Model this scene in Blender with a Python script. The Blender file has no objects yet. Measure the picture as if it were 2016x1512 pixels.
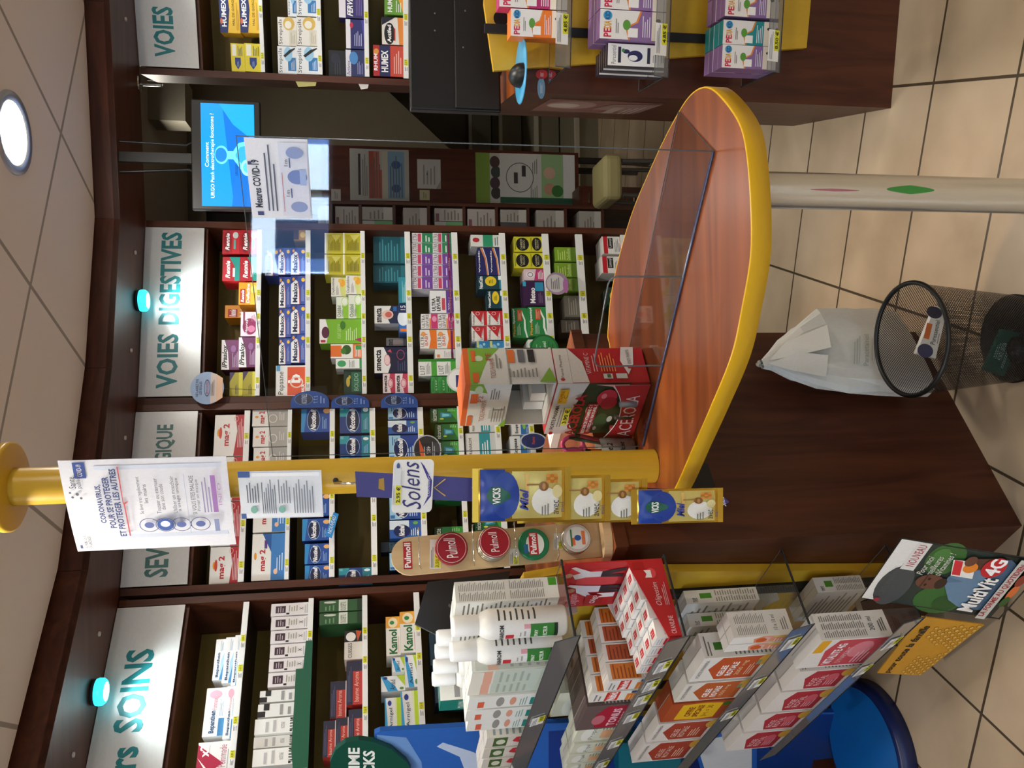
import bpy, math, random
import numpy as np
from mathutils import Vector as V3, Matrix
random.seed(7)
sc = bpy.context.scene
COL = sc.collection
# ------------------------------------------------------------------ camera
FP, PITCH, ROLL, CH = 1625.0, math.radians(9.42), math.radians(.88), 1.6
_R = np.array([1., 0, 0]); _D = np.array([0, -math.sin(PITCH), -math.cos(PITCH)]); _F = np.array([0, math.cos(PITCH), -math.sin(PITCH)])
_ud = math.cos(ROLL) * _R + math.sin(ROLL) * _D
_vd = -math.sin(ROLL) * _R + math.cos(ROLL) * _D
CAM = np.array([0, 0, CH])
cd = bpy.data.cameras.new('camera'); cam = bpy.data.objects.new('camera', cd); COL.objects.link(cam)
cd.sensor_fit = 'HORIZONTAL'; cd.sensor_width = 36; cd.lens = 36 * FP / 2016
cd.clip_start = .02
_b = -_F
cam.matrix_world = Matrix(((_vd[0], _ud[0], _b[0], 0), (_vd[1], _ud[1], _b[1], 0), (_vd[2], _ud[2], _b[2], CH), (0, 0, 0, 1)))
sc.camera = cam
# ------------------------------------------------------------------ world, exposure
w = bpy.data.worlds.new('world'); sc.world = w; w.use_nodes = True
w.node_tree.nodes['Background'].inputs[0].default_value = (.9, .95, 1, 1)
w.node_tree.nodes['Background'].inputs[1].default_value = .12
vs = sc.view_settings
vs.view_transform = 'Standard'; vs.look = 'None'; vs.gamma = 1; vs.use_curve_mapping = False; vs.exposure = 0.0
sc.cycles.transparent_max_bounces = 32
sc.cycles.max_bounces = 8
ZC = 2.6          # ceiling
def light(name, kind, loc, energy, col=(1, 1, 1), size=.1, target=None, spot=None, blend=.5):
    l = bpy.data.lights.new(name, kind); l.energy = energy; l.color = col
    if kind == 'AREA': l.shape = 'DISK'; l.size = size
    else: l.shadow_soft_size = size
    if kind == 'SPOT': l.spot_size = math.radians(spot); l.spot_blend = blend
    o = bpy.data.objects.new(name, l); COL.objects.link(o); o.location = loc
    d = V3(target) - V3(loc) if target else V3((0, 0, -1))
    o.rotation_euler = d.to_track_quat('-Z', 'Y').to_euler()
    return o
# ------------------------------------------------------------------ pixel rays onto real planes
def ray(X, Y): return (1512 - Y - 756) * _ud + (X - 1008) * _vd + FP * _F
def atz(X, Y, z):
    d = ray(X, Y); return CAM + d * ((z - CH) / d[2])
def aty(X, Y, y):
    d = ray(X, Y); return CAM + d * (y / d[1])
def onpl(X, Y, p, n):
    d = ray(X, Y); n = np.array(n, float); return CAM + d * (((np.array(p, float) - CAM) @ n) / (d @ n))
# ------------------------------------------------------------------ materials
def lin(h):
    if len(h) == 3: h = ''.join(c * 2 for c in h)
    r = [int(h[i:i + 2], 16) / 255 for i in (0, 2, 4)]
    return tuple(c / 12.92 if c <= .04045 else ((c + .055) / 1.055) ** 2.4 for c in r) + (1,)
_M = {}
def NT(m):
    m.use_nodes = True; return m.node_tree.nodes, m.node_tree.links
def M(c, rough=.5, metal=0., emit=0., coat=0.):
    k = (c, rough, metal, emit, coat)
    if k in _M: return _M[k]
    m = bpy.data.materials.new('paint_' + c); n, l = NT(m); b = n['Principled BSDF']
    b.inputs['Roughness'].default_value = rough; b.inputs['Metallic'].default_value = metal
    b.inputs['Coat Weight'].default_value = coat
    nz = n.new('ShaderNodeTexNoise'); nz.inputs['Scale'].default_value = 35; nz.inputs['Detail'].default_value = 3
    mx = n.new('ShaderNodeMix'); mx.data_type = 'RGBA'; mx.blend_type = 'MULTIPLY'; mx.inputs['Factor'].default_value = .12
    mx.inputs['A'].default_value = lin(c); l.new(nz.outputs['Color'], mx.inputs['B']); 
    rg = n.new('ShaderNodeHueSaturation'); rg.inputs['Saturation'].default_value = 0; rg.inputs['Value'].default_value = 1.6
    l.new(nz.outputs['Color'], rg.inputs['Color']); l.new(rg.outputs['Color'], mx.inputs['B'])
    l.new(mx.outputs['Result'], b.inputs['Base Color'])
    if emit:
        b.inputs['Emission Color'].default_value = lin(c); b.inputs['Emission Strength'].default_value = emit
    _M[k] = m; return m
def wood(name, c1, c2, rough, scale, coat=0., axis=2):
    m = bpy.data.materials.new(name); n, l = NT(m); b = n['Principled BSDF']
    tc = n.new('ShaderNodeTexCoord'); mp = n.new('ShaderNodeMapping')
    s = [scale, scale, scale]; s[axis] = scale * .09; mp.inputs['Scale'].default_value = s
    nz = n.new('ShaderNodeTexNoise'); nz.inputs['Scale'].default_value = 1.; nz.inputs['Detail'].default_value = 6; nz.inputs['Distortion'].default_value = 1.2
    cr = n.new('ShaderNodeValToRGB'); cr.color_ramp.elements[0].color = lin(c1); cr.color_ramp.elements[1].color = lin(c2)
    cr.color_ramp.elements[0].position = .3; cr.color_ramp.elements[1].position = .72
    l.new(tc.outputs['Object'], mp.inputs['Vector']); l.new(mp.outputs['Vector'], nz.inputs['Vector'])
    l.new(nz.outputs['Fac'], cr.inputs['Fac']); l.new(cr.outputs['Color'], b.inputs['Base Color'])
    b.inputs['Roughness'].default_value = rough; b.inputs['Coat Weight'].default_value = coat; b.inputs['Coat Roughness'].default_value = .2; b.inputs['Specular IOR Level'].default_value = .35
    return m
WD = wood('mahogany_veneer', '3f1e12', '5a301e', .42, 22)
WDH = wood('mahogany_veneer_level', '3f1e12', '5a301e', .42, 22, axis=0)
WT = wood('cherry_laminate', '54200a', '98501f', .36, 8, .08, axis=0)
WL = wood('pale_plywood', 'd2b384', 'e6cda2', .5, 14)
def glass(name, tint, refl=1.0, rough=.02, haze=0., milk=0., mcol='b8bcc0'):
    if name in bpy.data.materials: return bpy.data.materials[name]
    m = bpy.data.materials.new(name); n, l = NT(m)
    n.remove(n['Principled BSDF']); o = n['Material Output']
    t = n.new('ShaderNodeBsdfTransparent'); t.inputs[0].default_value = lin(tint)
    g = n.new('ShaderNodeBsdfGlossy'); g.inputs['Roughness'].default_value = rough
    fr = n.new('ShaderNodeFresnel'); fr.inputs['IOR'].default_value = 1.49
    nz = n.new('ShaderNodeTexNoise'); nz.inputs['Scale'].default_value = 6
    mu = n.new('ShaderNodeMath'); mu.operation = 'MULTIPLY_ADD'; mu.inputs[1].default_value = refl; mu.inputs[2].default_value = haze
    l.new(fr.outputs[0], mu.inputs[0])
    mx = n.new('ShaderNodeMixShader'); l.new(mu.outputs[0], mx.inputs[0]); l.new(t.outputs[0], mx.inputs[1]); l.new(g.outputs[0], mx.inputs[2])
    out = mx.outputs[0]
    if milk:
        d = n.new('ShaderNodeBsdfDiffuse'); d.inputs[0].default_value = lin(mcol); m2 = n.new('ShaderNodeMixShader'); m2.inputs[0].default_value = milk
        l.new(out, m2.inputs[1]); l.new(d.outputs[0], m2.inputs[2]); out = m2.outputs[0]
    l.new(out, o.inputs[0]); return m
ACR = glass('clear_acrylic', 'f6f8f8')
ACRE = M('4e565c', .2)                     # cut acrylic edge
ACRD = M('22262a', .15)                    # dark seen-through acrylic edge
FILM = glass('clear_plastic_film', 'eef0f0', 1.4, .12, .04)
WOBB = glass('tinted_plastic_blue', '4a6aa5', 1.0, .1, .02)
CHROME = M('c8c8c4', .18, 1.)
STEEL = M('dcdad0', .24, .75)
YEL = M('cfa52c', .35); YELD = M('cf9f22', .42); MUSTARD_SHADED = M('7a6322', .6)  # last entry: board mustard darkened for the shade inside the bays
BLK = M('0a0a0b', .42); BLKM = M('0f0f11', .6); WHT = M('e9e8e4', .5)
# ------------------------------------------------------------------ mesh builder
_TX = {}
def textmesh(s, bold=False, ital=False):
    k = (s, bold, ital)
    if k in _TX: return _TX[k]
    cu = bpy.data.curves.new('t', 'FONT'); cu.body = s; cu.resolution_u = 2; cu.fill_mode = 'FRONT'
    if bold: cu.offset = .03
    if ital: cu.shear = .3
    ob = bpy.data.objects.new('t', cu); me = bpy.data.meshes.new_from_object(ob)
    v = np.array([x.co[:2] for x in me.vertices]) if len(me.vertices) else np.zeros((1, 2))
    f = [tuple(p.vertices) for p in me.polygons]
    mn = v.min(0); ex = np.maximum(v.max(0) - mn, 1e-6)
    bpy.data.objects.remove(ob); bpy.data.curves.remove(cu); bpy.data.meshes.remove(me)
    _TX[k] = ((v - mn) / ex, f); return _TX[k]
class MB:
    def __init__(s): s.v = []; s.f = []; s.m = []; s.s = []; s.mats = []
    def mi(s, m):
        if m not in s.mats: s.mats.append(m)
        return s.mats.index(m)
    def add(s, vs, fs, m, sm=False):
        o = len(s.v); s.v += [tuple(map(float, p)) for p in vs]; i = s.mi(m)
        for f in fs: s.f.append(tuple(o + a for a in f)); s.m.append(i); s.s.append(sm)
    def obox(s, O, a, b, c, m):
        O, a, b, c = (np.array(q, float) for q in (O, a, b, c))
        p = [O, O + a, O + a + b, O + b, O + c, O + a + c, O + a + b + c, O + b + c]
        fs = [(0, 3, 2, 1), (4, 5, 6, 7), (0, 1, 5, 4), (1, 2, 6, 5), (2, 3, 7, 6), (3, 0, 4, 7)]
        if np.cross(a, b) @ c < 0: fs = [f[::-1] for f in fs]
        s.add(p, fs, m)
    def box(s, p, q, m): s.obox(p, (q[0] - p[0], 0, 0), (0, q[1] - p[1], 0), (0, 0, q[2] - p[2]), m)
    def quad(s, pts, m): s.add(pts, [tuple(range(len(pts)))], m)
    def prism(s, pts, d, m, m2=None):
        """polygon (3-D points, any plane) pushed along vector d"""
        n = len(pts); P = [np.array(p, float) for p in pts]; d = np.array(d, float)
        nn = np.zeros(3)
        for i in range(n): nn += np.cross(P[i], P[(i + 1) % n])
        if nn @ d > 0: P = P[::-1]
        s.add(P, [tuple(range(n))], m); s.add([p + d for p in P], [tuple(range(n))[::-1]], m)
        s.add(P + [p + d for p in P], [((i + 1) % n, i, n + i, n + (i + 1) % n) for i in range(n)], m2 or m)
    def tube(s, pts, r, m, n=10, cap=True, closed=False):
        P = [V3(p) for p in pts]; k = len(P); rr = r if isinstance(r, (list, tuple)) else [r] * k
        up = None; rings = []
        for i in range(k):
            a = P[i - 1] if (i or closed) else P[i]; b = P[(i + 1) % k] if (i < k - 1 or closed) else P[i]
            t = (b - a).normalized()
            if up is None: up = t.orthogonal().normalized()
            up = (up - t * up.dot(t)).normalized(); sd = t.cross(up)
            rings.append([P[i] + (up * math.cos(2 * math.pi * j / n) + sd * math.sin(2 * math.pi * j / n)) * rr[i] for j in range(n)])
        vs = [p for g in rings for p in g]; fs = []
        for i in range(k if closed else k - 1):
            for j in range(n):
                a, b = i * n + j, i * n + (j + 1) % n; c, d = ((i + 1) % k) * n + (j + 1) % n, ((i + 1) % k) * n + j
                fs.append((a, b, c, d))
        s.add(vs, fs, m, True)
        if cap and not closed:
            s.add(rings[0], [tuple(range(n))[::-1]], m); s.add(rings[-1], [tuple(range(n))], m)
    def lathe(s, prof, m, n=32, o=(0, 0, 0), sm=True, ax=None):
        """profile (r, h) spun about axis ax through o"""
        z = V3(ax if ax is not None else (0, 0, 1)).normalized(); x = z.orthogonal().normalized() if ax is not None else V3((1, 0, 0)); y = z.cross(x); o = V3(o)
        vs = []; fs = []
        for r, h in prof:
            for j in range(n):
                a = 2 * math.pi * j / n; vs.append(o + z * h + (x * math.cos(a) + y * math.sin(a)) * max(r, 1e-5))
        for i in range(len(prof) - 1):
            for j in range(n): fs.append((i * n + j, i * n + (j + 1) % n, (i + 1) * n + (j + 1) % n, (i + 1) * n + j))
        s.add(vs, fs, m, sm)
    def art(s, O, U, W, spec, eps=.0005, base=1, fn=None):
        """flat print: spec ops in percent of the U x W rectangle, each layer a hair above the last"""
        O, U, W = (np.array(q, float) for q in (O, U, W)); n = np.cross(U, W); n /= np.linalg.norm(n)
        if isinstance(eps, (int, float)): n = n * eps
        else: n = np.array(eps, float)
        k = base
        def pt(x, y): return fn(x / 100, y / 100, k) if fn else O + U * (x / 100) + W * (y / 100) + n * k
        for op in spec.split('|'):
            t = op.split()
            if not t: continue
            m = M(t[1], .45)
            if t[0] == 'r':
                a = list(map(float, t[2:6])); s.quad([pt(a[0], a[1]), pt(a[2], a[1]), pt(a[2], a[3]), pt(a[0], a[3])], m)
            elif t[0] == 'p':
                a = list(map(float, t[2:])); s.quad([pt(a[i], a[i + 1]) for i in range(0, len(a), 2)], m)
            elif t[0] == 'e':
                a = list(map(float, t[2:6])); s.quad([pt(a[0] + a[2] * math.cos(q * math.pi / 10), a[1] + a[3] * math.sin(q * math.pi / 10)) for q in range(20)], m)
            elif t[0] == 'o':      # ring: cx cy rx ry width%
                a = list(map(float, t[2:7])); N = 24
                vs = [pt(a[0] + a[2] * f * math.cos(q * 2 * math.pi / N), a[1] + a[3] * f * math.sin(q * 2 * math.pi / N)) for q in range(N) for f in (1, 1 - a[4] / 100)]
                s.add(vs, [(2 * q, (2 * q + 2) % (2 * N), (2 * q + 3) % (2 * N), 2 * q + 1) for q in range(N)], m)
            elif t[0] == 'l':      # lines of small print
                a = list(map(float, t[2:7])); nl = int(a[4]); h = (a[3] - a[1]) / nl
                for i in range(nl):
                    x1 = a[2] - (a[2] - a[0]) * (((i * 37 + int(a[0] * 3 + a[1])) % 10) / 26)
                    y = a[3] - (i + .75) * h
                    s.quad([pt(a[0], y), pt(x1, y), pt(x1, y + h * .38), pt(a[0], y + h * .38)], m)
            elif t[0] == 't':
                a = list(map(float, t[3:7])); fl = t[7] if len(t) > 7 else ''
                tv, tf = textmesh(t[2].replace('_', ' '), 'b' in fl, 'i' in fl)
                x, y = tv[:, 0], tv[:, 1]
                if 'v' in fl: x, y = 1 - y, x
                if 'd' in fl: x, y = y, 1 - x
                if 'u' in fl: x, y = 1 - x, 1 - y
                sk = 0.
                if 's' in fl: sk = .25
                s.add([pt(a[0] + (a[2] - a[0]) * p, a[1] + (a[3] - a[1]) * (q + sk * (p - .5))) for p, q in zip(x, y)], tf, m)
            k += 1
    def build(s, name, parent=None, loc=None):
        me = bpy.data.meshes.new(name)
        L = np.array(loc, float) if loc is not None else None
        me.from_pydata([tuple(np.array(p) - L) for p in s.v] if L is not None else s.v, [], s.f)
        for m in s.mats: me.materials.append(m)
        me.polygons.foreach_set('material_index', s.m); me.polygons.foreach_set('use_smooth', s.s); me.update()
        o = bpy.data.objects.new(name, me); COL.objects.link(o)
        if parent: o.parent = parent
        if L is not None: o.location = L
        return o
def bevel(o, wd=.002, seg=2):
    b = o.modifiers.new('bevel', 'BEVEL'); b.width = wd; b.segments = seg; b.limit_method = 'ANGLE'; b.angle_limit = math.radians(40)
    return o
def tag(o, label, cat, group=None, kind=None):
    if label: o['label'] = label
    if cat: o['category'] = cat
    if group: o['group'] = group
    if kind: o['kind'] = kind
    return o
def struct(o): o['kind'] = 'structure'; return o
def empty(name, loc=(0, 0, 0), label=None, cat=None, group=None):
    o = bpy.data.objects.new(name, None); COL.objects.link(o); o.location = tuple(map(float, loc)); o.empty_display_size = .05
    return tag(o, label, cat, group)
def sub(mb, name, root):
    """link a part built in world coordinates under an unrotated empty"""
    return mb.build(name, root, None if not root else root_world(root))
def root_world(r):
    p = np.array(r.location, float)
    while r.parent: r = r.parent; p = p + np.array(r.location, float)
    return p
def part(mb, name, root):
    """world-coordinate mesh as a part of root: the vertices become relative to root, the object sits at the root's origin"""
    L = root_world(root); mb.v = [tuple(np.array(p) - L) for p in mb.v]
    return mb.build(name, root)
# ================================================================== LIGHT OF THE SHOP
K = 1.342
def P2(x, y): return np.array([x * K, y * K, 0.])
# fascia front line (left to right) and shelf front line, floor plan
FAS = [np.array(p) for p in ((-1.62, 1.93), (-1.06, 2.456), (-.577, 2.845), (.08, 3.12), (.632, 3.241), (1.395, 3.154), (2.59, 3.02))]
BAYS = {}
class Bay:
    def __init__(s, key, a, b, sign):
        s.key = key; s.a = np.array([a[0], a[1], 0.]); s.b = np.array([b[0], b[1], 0.]); s.L = np.linalg.norm(s.b - s.a)
        s.d = (s.b - s.a) / s.L; s.n = np.array([s.d[1], -s.d[0], 0.]); s.sign = sign; BAYS[key] = s; s.rows = []
    def pt(s, X, Y, inset=0.):
        """pixel -> (along, height) on the bay's front plane pushed back by inset"""
        p = onpl(X, Y, s.a - s.n * inset, s.n); return float((p - s.a) @ s.d), float(p[2])
    def w(s, t, z, out=0.): return s.a + s.d * t + s.n * out + np.array([0, 0, z])
ZS = 2.519; ZSB = 2.288
Bay('C', (-1.46, 2.577), (-.780, 3.144), 'SOINS')
Bay('S', (-.719, 3.1765), (-.086, 3.410), 'GIQUE')
Bay('D', (-.0335, 3.441), (.668, 3.590), 'VOIES DIGESTIVES')
Bay('R', (1.304, 3.535), (2.05, 3.359), 'VOIES R')
# ------------------------------------------------------------------ shell
def tilemat():
    m = bpy.data.materials.new('floor_tiles'); n, l = NT(m); b = n['Principled BSDF']
    tc = n.new('ShaderNodeTexCoord'); mp = n.new('ShaderNodeMapping'); mp.inputs['Location'].default_value = (2.953, .4648, 0)
    mp.inputs['Rotation'].default_value = (0, 0, math.radians(106.85))
    br = n.new('ShaderNodeTexBrick'); br.offset = 0; br.squash = 1
    for k, v in (('Scale', 1), ('Mortar Size', .0048), ('Mortar Smooth', .25), ('Bias', 0), ('Brick Width', .3275), ('Row Height', .3275)): br.inputs[k].default_value = v
    br.inputs['Color1'].default_value = lin('c4b096'); br.inputs['Color2'].default_value = lin('b9a58a'); br.inputs['Mortar'].default_value = lin('4c4030')
    nz = n.new('ShaderNodeTexNoise'); nz.inputs['Scale'].default_value = 3.2; nz.inputs['Detail'].default_value = 5
    mx = n.new('ShaderNodeMix'); mx.data_type = 'RGBA'; mx.blend_type = 'MULTIPLY'; mx.inputs['Factor'].default_value = .5
    cr = n.new('ShaderNodeValToRGB'); cr.color_ramp.elements[0].color = lin('b5aa9a'); cr.color_ramp.elements[1].color = lin('ffffff'); cr.color_ramp.elements[0].position = .3; cr.color_ramp.elements[1].position = .6
    l.new(tc.outputs['Object'], mp.inputs['Vector']); l.new(mp.outputs[0], br.inputs['Vector']); l.new(tc.outputs['Object'], nz.inputs['Vector'])
    l.new(nz.outputs['Fac'], cr.inputs['Fac']); l.new(br.outputs['Color'], mx.inputs['A']); l.new(cr.outputs['Color'], mx.inputs['B']); l.new(mx.outputs['Result'], b.inputs['Base Color'])
    bp = n.new('ShaderNodeBump'); bp.inputs['Strength'].default_value = .25; bp.inputs['Distance'].default_value = .003; bp.invert = True
    l.new(br.outputs['Fac'], bp.inputs['Height']); l.new(bp.outputs[0], b.inputs['Normal']); b.inputs['Roughness'].default_value = .33
    return m
def ceilmat():
    A = atz(120, 262, ZC); B = atz(60, 562, ZC); d = B - A; T = float(np.linalg.norm(d)); a = math.atan2(d[1], d[0])
    m = bpy.data.materials.new('ceiling_tiles'); n, l = NT(m); b = n['Principled BSDF']
    tc = n.new('ShaderNodeTexCoord'); mp = n.new('ShaderNodeMapping'); mp.inputs['Rotation'].default_value = (0, 0, -a)
    c, s = math.cos(-a), math.sin(-a)
    mp.inputs['Location'].default_value = (-(A[0] * c - A[1] * s), -(A[0] * s + A[1] * c), 0)
    br = n.new('ShaderNodeTexBrick'); br.offset = 0
    for k, v in (('Scale', 1), ('Mortar Size', .008), ('Mortar Smooth', .3), ('Bias', 0), ('Brick Width', T), ('Row Height', T)): br.inputs[k].default_value = v
    br.inputs['Color1'].default_value = lin('efe7da'); br.inputs['Color2'].default_value = lin('f1eade'); br.inputs['Mortar'].default_value = lin('a59d90')
    l.new(tc.outputs['Object'], mp.inputs['Vector']); l.new(mp.outputs[0], br.inputs['Vector']); l.new(br.outputs['Color'], b.inputs['Base Color'])
    b.inputs['Roughness'].default_value = .8
    return m
mb = MB(); mb.box((-3.4, -3.1, -.1), (2.7, 7.7, 0), tilemat()); struct(mb.build('floor'))
cm = ceilmat(); mb = MB()
nrm = []
edge = []
for i, p in enumerate(FAS):
    q = FAS[min(i + 1, len(FAS) - 1)] - FAS[max(i - 1, 0)]; q = q / np.linalg.norm(q); g = .045 - .006 * i
    edge.append((p[0] + q[1] * g, p[1] - q[0] * g, ZC))
mb.prism([(-3.4, -3.1, ZC), (2.7, -3.1, ZC), (2.7, 2.97, ZC)] + edge[::-1] + [(-3.4, 1.9, ZC)], (0, 0, .03), cm); struct(mb.build('ceiling'))
WB = M('8d8371', .85)
mb = MB(); mb.box((-3.4, -3.1, 2.86), (2.7, 7.7, 2.96), M('9a958c', .9)); struct(mb.build('ceiling_upper'))
mb = MB(); mb.box((2.6, -3.1, 0), (2.7, 7.7, 2.86), M('b9ae9c', .8)); struct(mb.build('wall_right'))
mb = MB(); mb.box((-3.4, 7.6, 0), (2.6, 7.7, 2.86), WB); struct(mb.build('wall_back'))
mb = MB(); wf = M('a89f90', .8)
for p, q in (((-3.4, -3.2, 0), (2.7, -3.1, .5)), ((-3.4, -3.2, 2.3), (2.7, -3.1, 2.86)), ((-3.4, -3.2, .5), (-2.4, -3.1, 2.3)), ((1.9, -3.2, .5), (2.7, -3.1, 2.3))): mb.box(p, q, wf)
struct(mb.build('wall_front'))
mb = MB(); fr = M('d9dde0', .4)
for x in (-2.4, -1.0, .45, 1.86): mb.box((x, -3.19, .5), (x + .04, -3.12, 2.3), fr)
for z in (.5, 2.26): mb.box((-2.4, -3.19, z), (1.9, -3.12, z + .04), fr)
wo = struct(mb.build('fill_window')); mb = MB(); mb.quad([(-2.4, -3.15, .5), (1.9, -3.15, .5), (1.9, -3.15, 2.3), (-2.4, -3.15, 2.3)], glass('window_glass', 'f4fbff')); mb.build('pane', wo)  # unseen window, added behind the camera to fill ceiling and fronts
mb = MB(); mb.quad([(-4, -4.2, -.2), (3.4, -4.2, -.2), (3.4, -4.2, 3.2), (-4, -4.2, 3.2)], M('dfe8f2', .9, 0., 1.6)); struct(mb.build('daylight_panel'))  # added glowing panel that feeds the made-up rear window
# glowing street stand-ins added outside the high window to break up the screen's reflection
mb = MB(); sm_ = M('6f94cc', .9, 0., 6.)
for y0, y1, z1 in ((-4.6, -3.3, 2.2), (-3.1, -2.5, 2.75), (-2.3, -1.7, 2.0), (-1.5, -1.1, 2.5), (-.9, .2, 1.95), (.5, 2.5, 2.3)): mb.box((-5.9, y0, 0), (-5.6, y1, z1), sm_)
struct(mb.build('reflection_blocks'))
# shop front on the left: wall with a high glazed opening, daylight outside
WX, WY0, WY1, WZ0, WZ1 = -3.4, -1.1, .02, 1.86, 2.42
mb = MB(); wm = M('6b4a38', .6)
for p, q in (((WX - .1, -3.1, 0), (WX, 7.7, WZ0)), ((WX - .1, -3.1, WZ1), (WX, 7.7, 2.86)), ((WX - .1, -3.1, WZ0), (WX, WY0, WZ1)), ((WX - .1, WY1, WZ0), (WX, 7.7, WZ1))): mb.box(p, q, wm)
struct(mb.build('wall_left'))
mb = MB(); fr = M('d9dde0', .4)
for y in (WY0, -.62, WY1 - .03): mb.box((WX - .09, y, WZ0), (WX - .04, y + .03, WZ1), fr)
for z in (WZ0, WZ1 - .03): mb.box((WX - .09, WY0, z), (WX - .04, WY1, z + .03), fr)
wo = struct(mb.build('window_1')); mb = MB(); mb.quad([(WX - .065, WY0, WZ0), (WX - .065, WY1, WZ0), (WX - .065, WY1, WZ1), (WX - .065, WY0, WZ1)], glass('window_glass', 'f4fbff')); mb.build('pane', wo)
mb = MB(); mb.quad([(-6, -5, 0), (-6, 4, 0), (-6, 4, 4.5), (-6, -5, 4.5)], M('dff0ff', .9, 0., 30.)); struct(mb.build('daylight_panel'))
# back room behind the passage
mb = MB()
q = [aty(757, 150, 6.0), aty(757, 173, 6.0), aty(872, 281, 6.0), aty(1000, 400, 6.0)]
mb.prism([q[0] + (.6, 0, .35), q[1], q[2], q[3], (q[3][0] - 2, 6., q[3][2]), (q[3][0] - 2, 6., 2.86), (q[0][0] + .6, 6., 2.86)], (0, .14, 0), M('6e6655', .9)); struct(mb.build('wall_stairs'))
mb = MB(); tr = M('8b8570', .6)
ST = [(5.71, .17), (6.23, .36), (6.8, .55), (7.26, .75)]
for i, (y, z) in enumerate(ST):
    mb.box((.6, y, 0 if i == 0 else ST[i - 1][1]), (2.55, 7.6, z - .012), tr); mb.box((.6, y - .015, z - .028), (2.55, y + .03, z), M('c9c4b2', .4))
struct(mb.build('floor_steps'))
# passage flank behind the digestive shelves
mb = MB(); a = BAYS['D'].b
mb.box((-2.4, 4.9, 0), (.25, 5.0, 2.86), WB); struct(mb.build('wall_passage'))
# ------------------------------------------------------------------ cornice
co = empty('cornice', (0.3, 3.2, ZS), 'dark mahogany cornice running above all the wall shelving, spotlights in its underside', 'cornice')
SH = [BAYS['C'].a, BAYS['C'].b * .5 + BAYS['S'].a * .5, BAYS['S'].b * .5 + BAYS['D'].a * .5, BAYS['D'].b + (.03, 0, 0), BAYS['R'].a - (.03, 0, 0), BAYS['R'].b]
SH = [SH[0] + (-.1, -.08, 0)] + SH[1:5] + [np.array([2.59, 3.23, 0])]
Z3 = np.array([0, 0, 1.])
for i in range(len(FAS) - 1):
    p, q = np.append(FAS[i], ZS), np.append(FAS[i + 1], ZS); d = (q - p) / np.linalg.norm(q - p); n = np.array([-d[1], d[0], 0])
    m = MB(); m.obox(p, q - p - d * .0015, n * .022, Z3 * .2, WDH); part(m, 'fascia_board', co)
sof = MB()
fz = [np.append(p, ZS) for p in FAS]; sz = [s * (1, 1, 0) + Z3 * ZS for s in SH]
pairs = [(fz[0], sz[0]), (fz[2], sz[1]), (fz[3], sz[2]), (fz[4], sz[3]), (fz[5], sz[4]), (fz[6], sz[5])]
for i in range(5):
    a, b, c, d = pairs[i][0], pairs[i + 1][0], pairs[i + 1][1], pairs[i][1]
    pts = [a, b, c, d] if i else [a, fz[1], b, c, d]
    m = MB(); m.prism([p + Z3 * .001 for p in pts], Z3 * .02, WDH); part(m, 'soffit_board', co)
m = MB()
for X, Y in ((248, 38), (267, 497), (259, 690), (247, 862), (196, 1248), (145, 1486)):
    p = atz(X, Y, ZS - .002); m.lathe([(0, -.004), (.008, -.002), (.008, .003)], M('cfc6ba', .4), 10, p)
part(m, 'screw_caps', co)
mb = MB(); mb.box((-1.9, 3.62, 2.62), (2.6, 3.7, 2.86), WB); struct(mb.build('wall_lintel'))
# ------------------------------------------------------------------ shelving bays
RAIL = M('f0f1ef', .3); TAG = M('e3e23a', .5)
def rail_prices(mb, b, z0, z1, ts, out):
    for i, t in enumerate(ts):
        h = z1 - z0
        mb.art(b.w(t, z0 + h * .12, out), b.d * .048, Z3 * h * .76, 'r f8f8f6 0 0 100 100|r e6e62e 50 0 100 100|l 555555 4 10 46 90 3|t 333311 %s_€ 55 25 97 80' % ('%d.%02d' % (3 + (i * 5) % 9, (i * 37 + 15) % 100)), .0003)
def bay(key, strips, Yref, zbot, cut=None):
    b = BAYS[key]; T = .026; D = .27
    root = empty('wall_shelving', b.w(b.L / 2, 0, -.1), {'D': 'tall mahogany shelving bay under the VOIES DIGESTIVES sign', 'S': 'tall mahogany shelving bay behind the yellow pole, lettered panel on top',
        'C': 'tall mahogany shelving bay under the SOINS sign, nearest the blue display', 'R': 'tall mahogany shelving bay under the VOIES R sign'}[key], 'shelving', 'wall shelving bays')
    m = MB(); m.obox(b.w(-.02, 0, -D), b.d * (b.L + .04), b.n * -.02, Z3 * 2.56, MUSTARD_SHADED); part(m, 'back_panel', root)
    for t in (-T - .001, b.L + .001):
        m = MB(); m.obox(b.w(t, 0, -D), b.d * T, b.n * (D + .004), Z3 * (ZS - .002), WD); part(m, 'side_panel', root)
    m = MB(); m.obox(b.w(0, 0, -D), b.d * b.L, b.n * (D - .03), Z3 * .09, WD); part(m, 'plinth', root)
    m = MB(); m.obox(b.w(0, ZSB - .012, -D), b.d * b.L, b.n * (D - .012), Z3 * .02, WD); part(m, 'top_shelf', root)
    for i, (X0, X1) in enumerate(strips):
        z1 = b.pt(X0, Yref)[1]; z0 = b.pt(X1, Yref)[1]; b.rows.append(z1 - .004)
        m = MB(); m.obox(b.w(.002, z1 - .018, -D), b.d * (b.L - .004), b.n * (D - .008), Z3 * .014, M('26190f', .5)); s = part(m, 'shelf', root)
        m = MB(); m.obox(b.w(.003, z0, -.008), b.d * (b.L - .006), b.n * .008, Z3 * (z1 - z0), RAIL)
        n = max(2, int(b.L / .13)); rail_prices(m, b, z0, z1, [.03 + (b.L - .1) * (j + .35 * ((i * 3 + j * 5) % 3) / 2) / n for j in range(n)], 0)
        part(m, 'price_rail', s)
    return root
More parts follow.
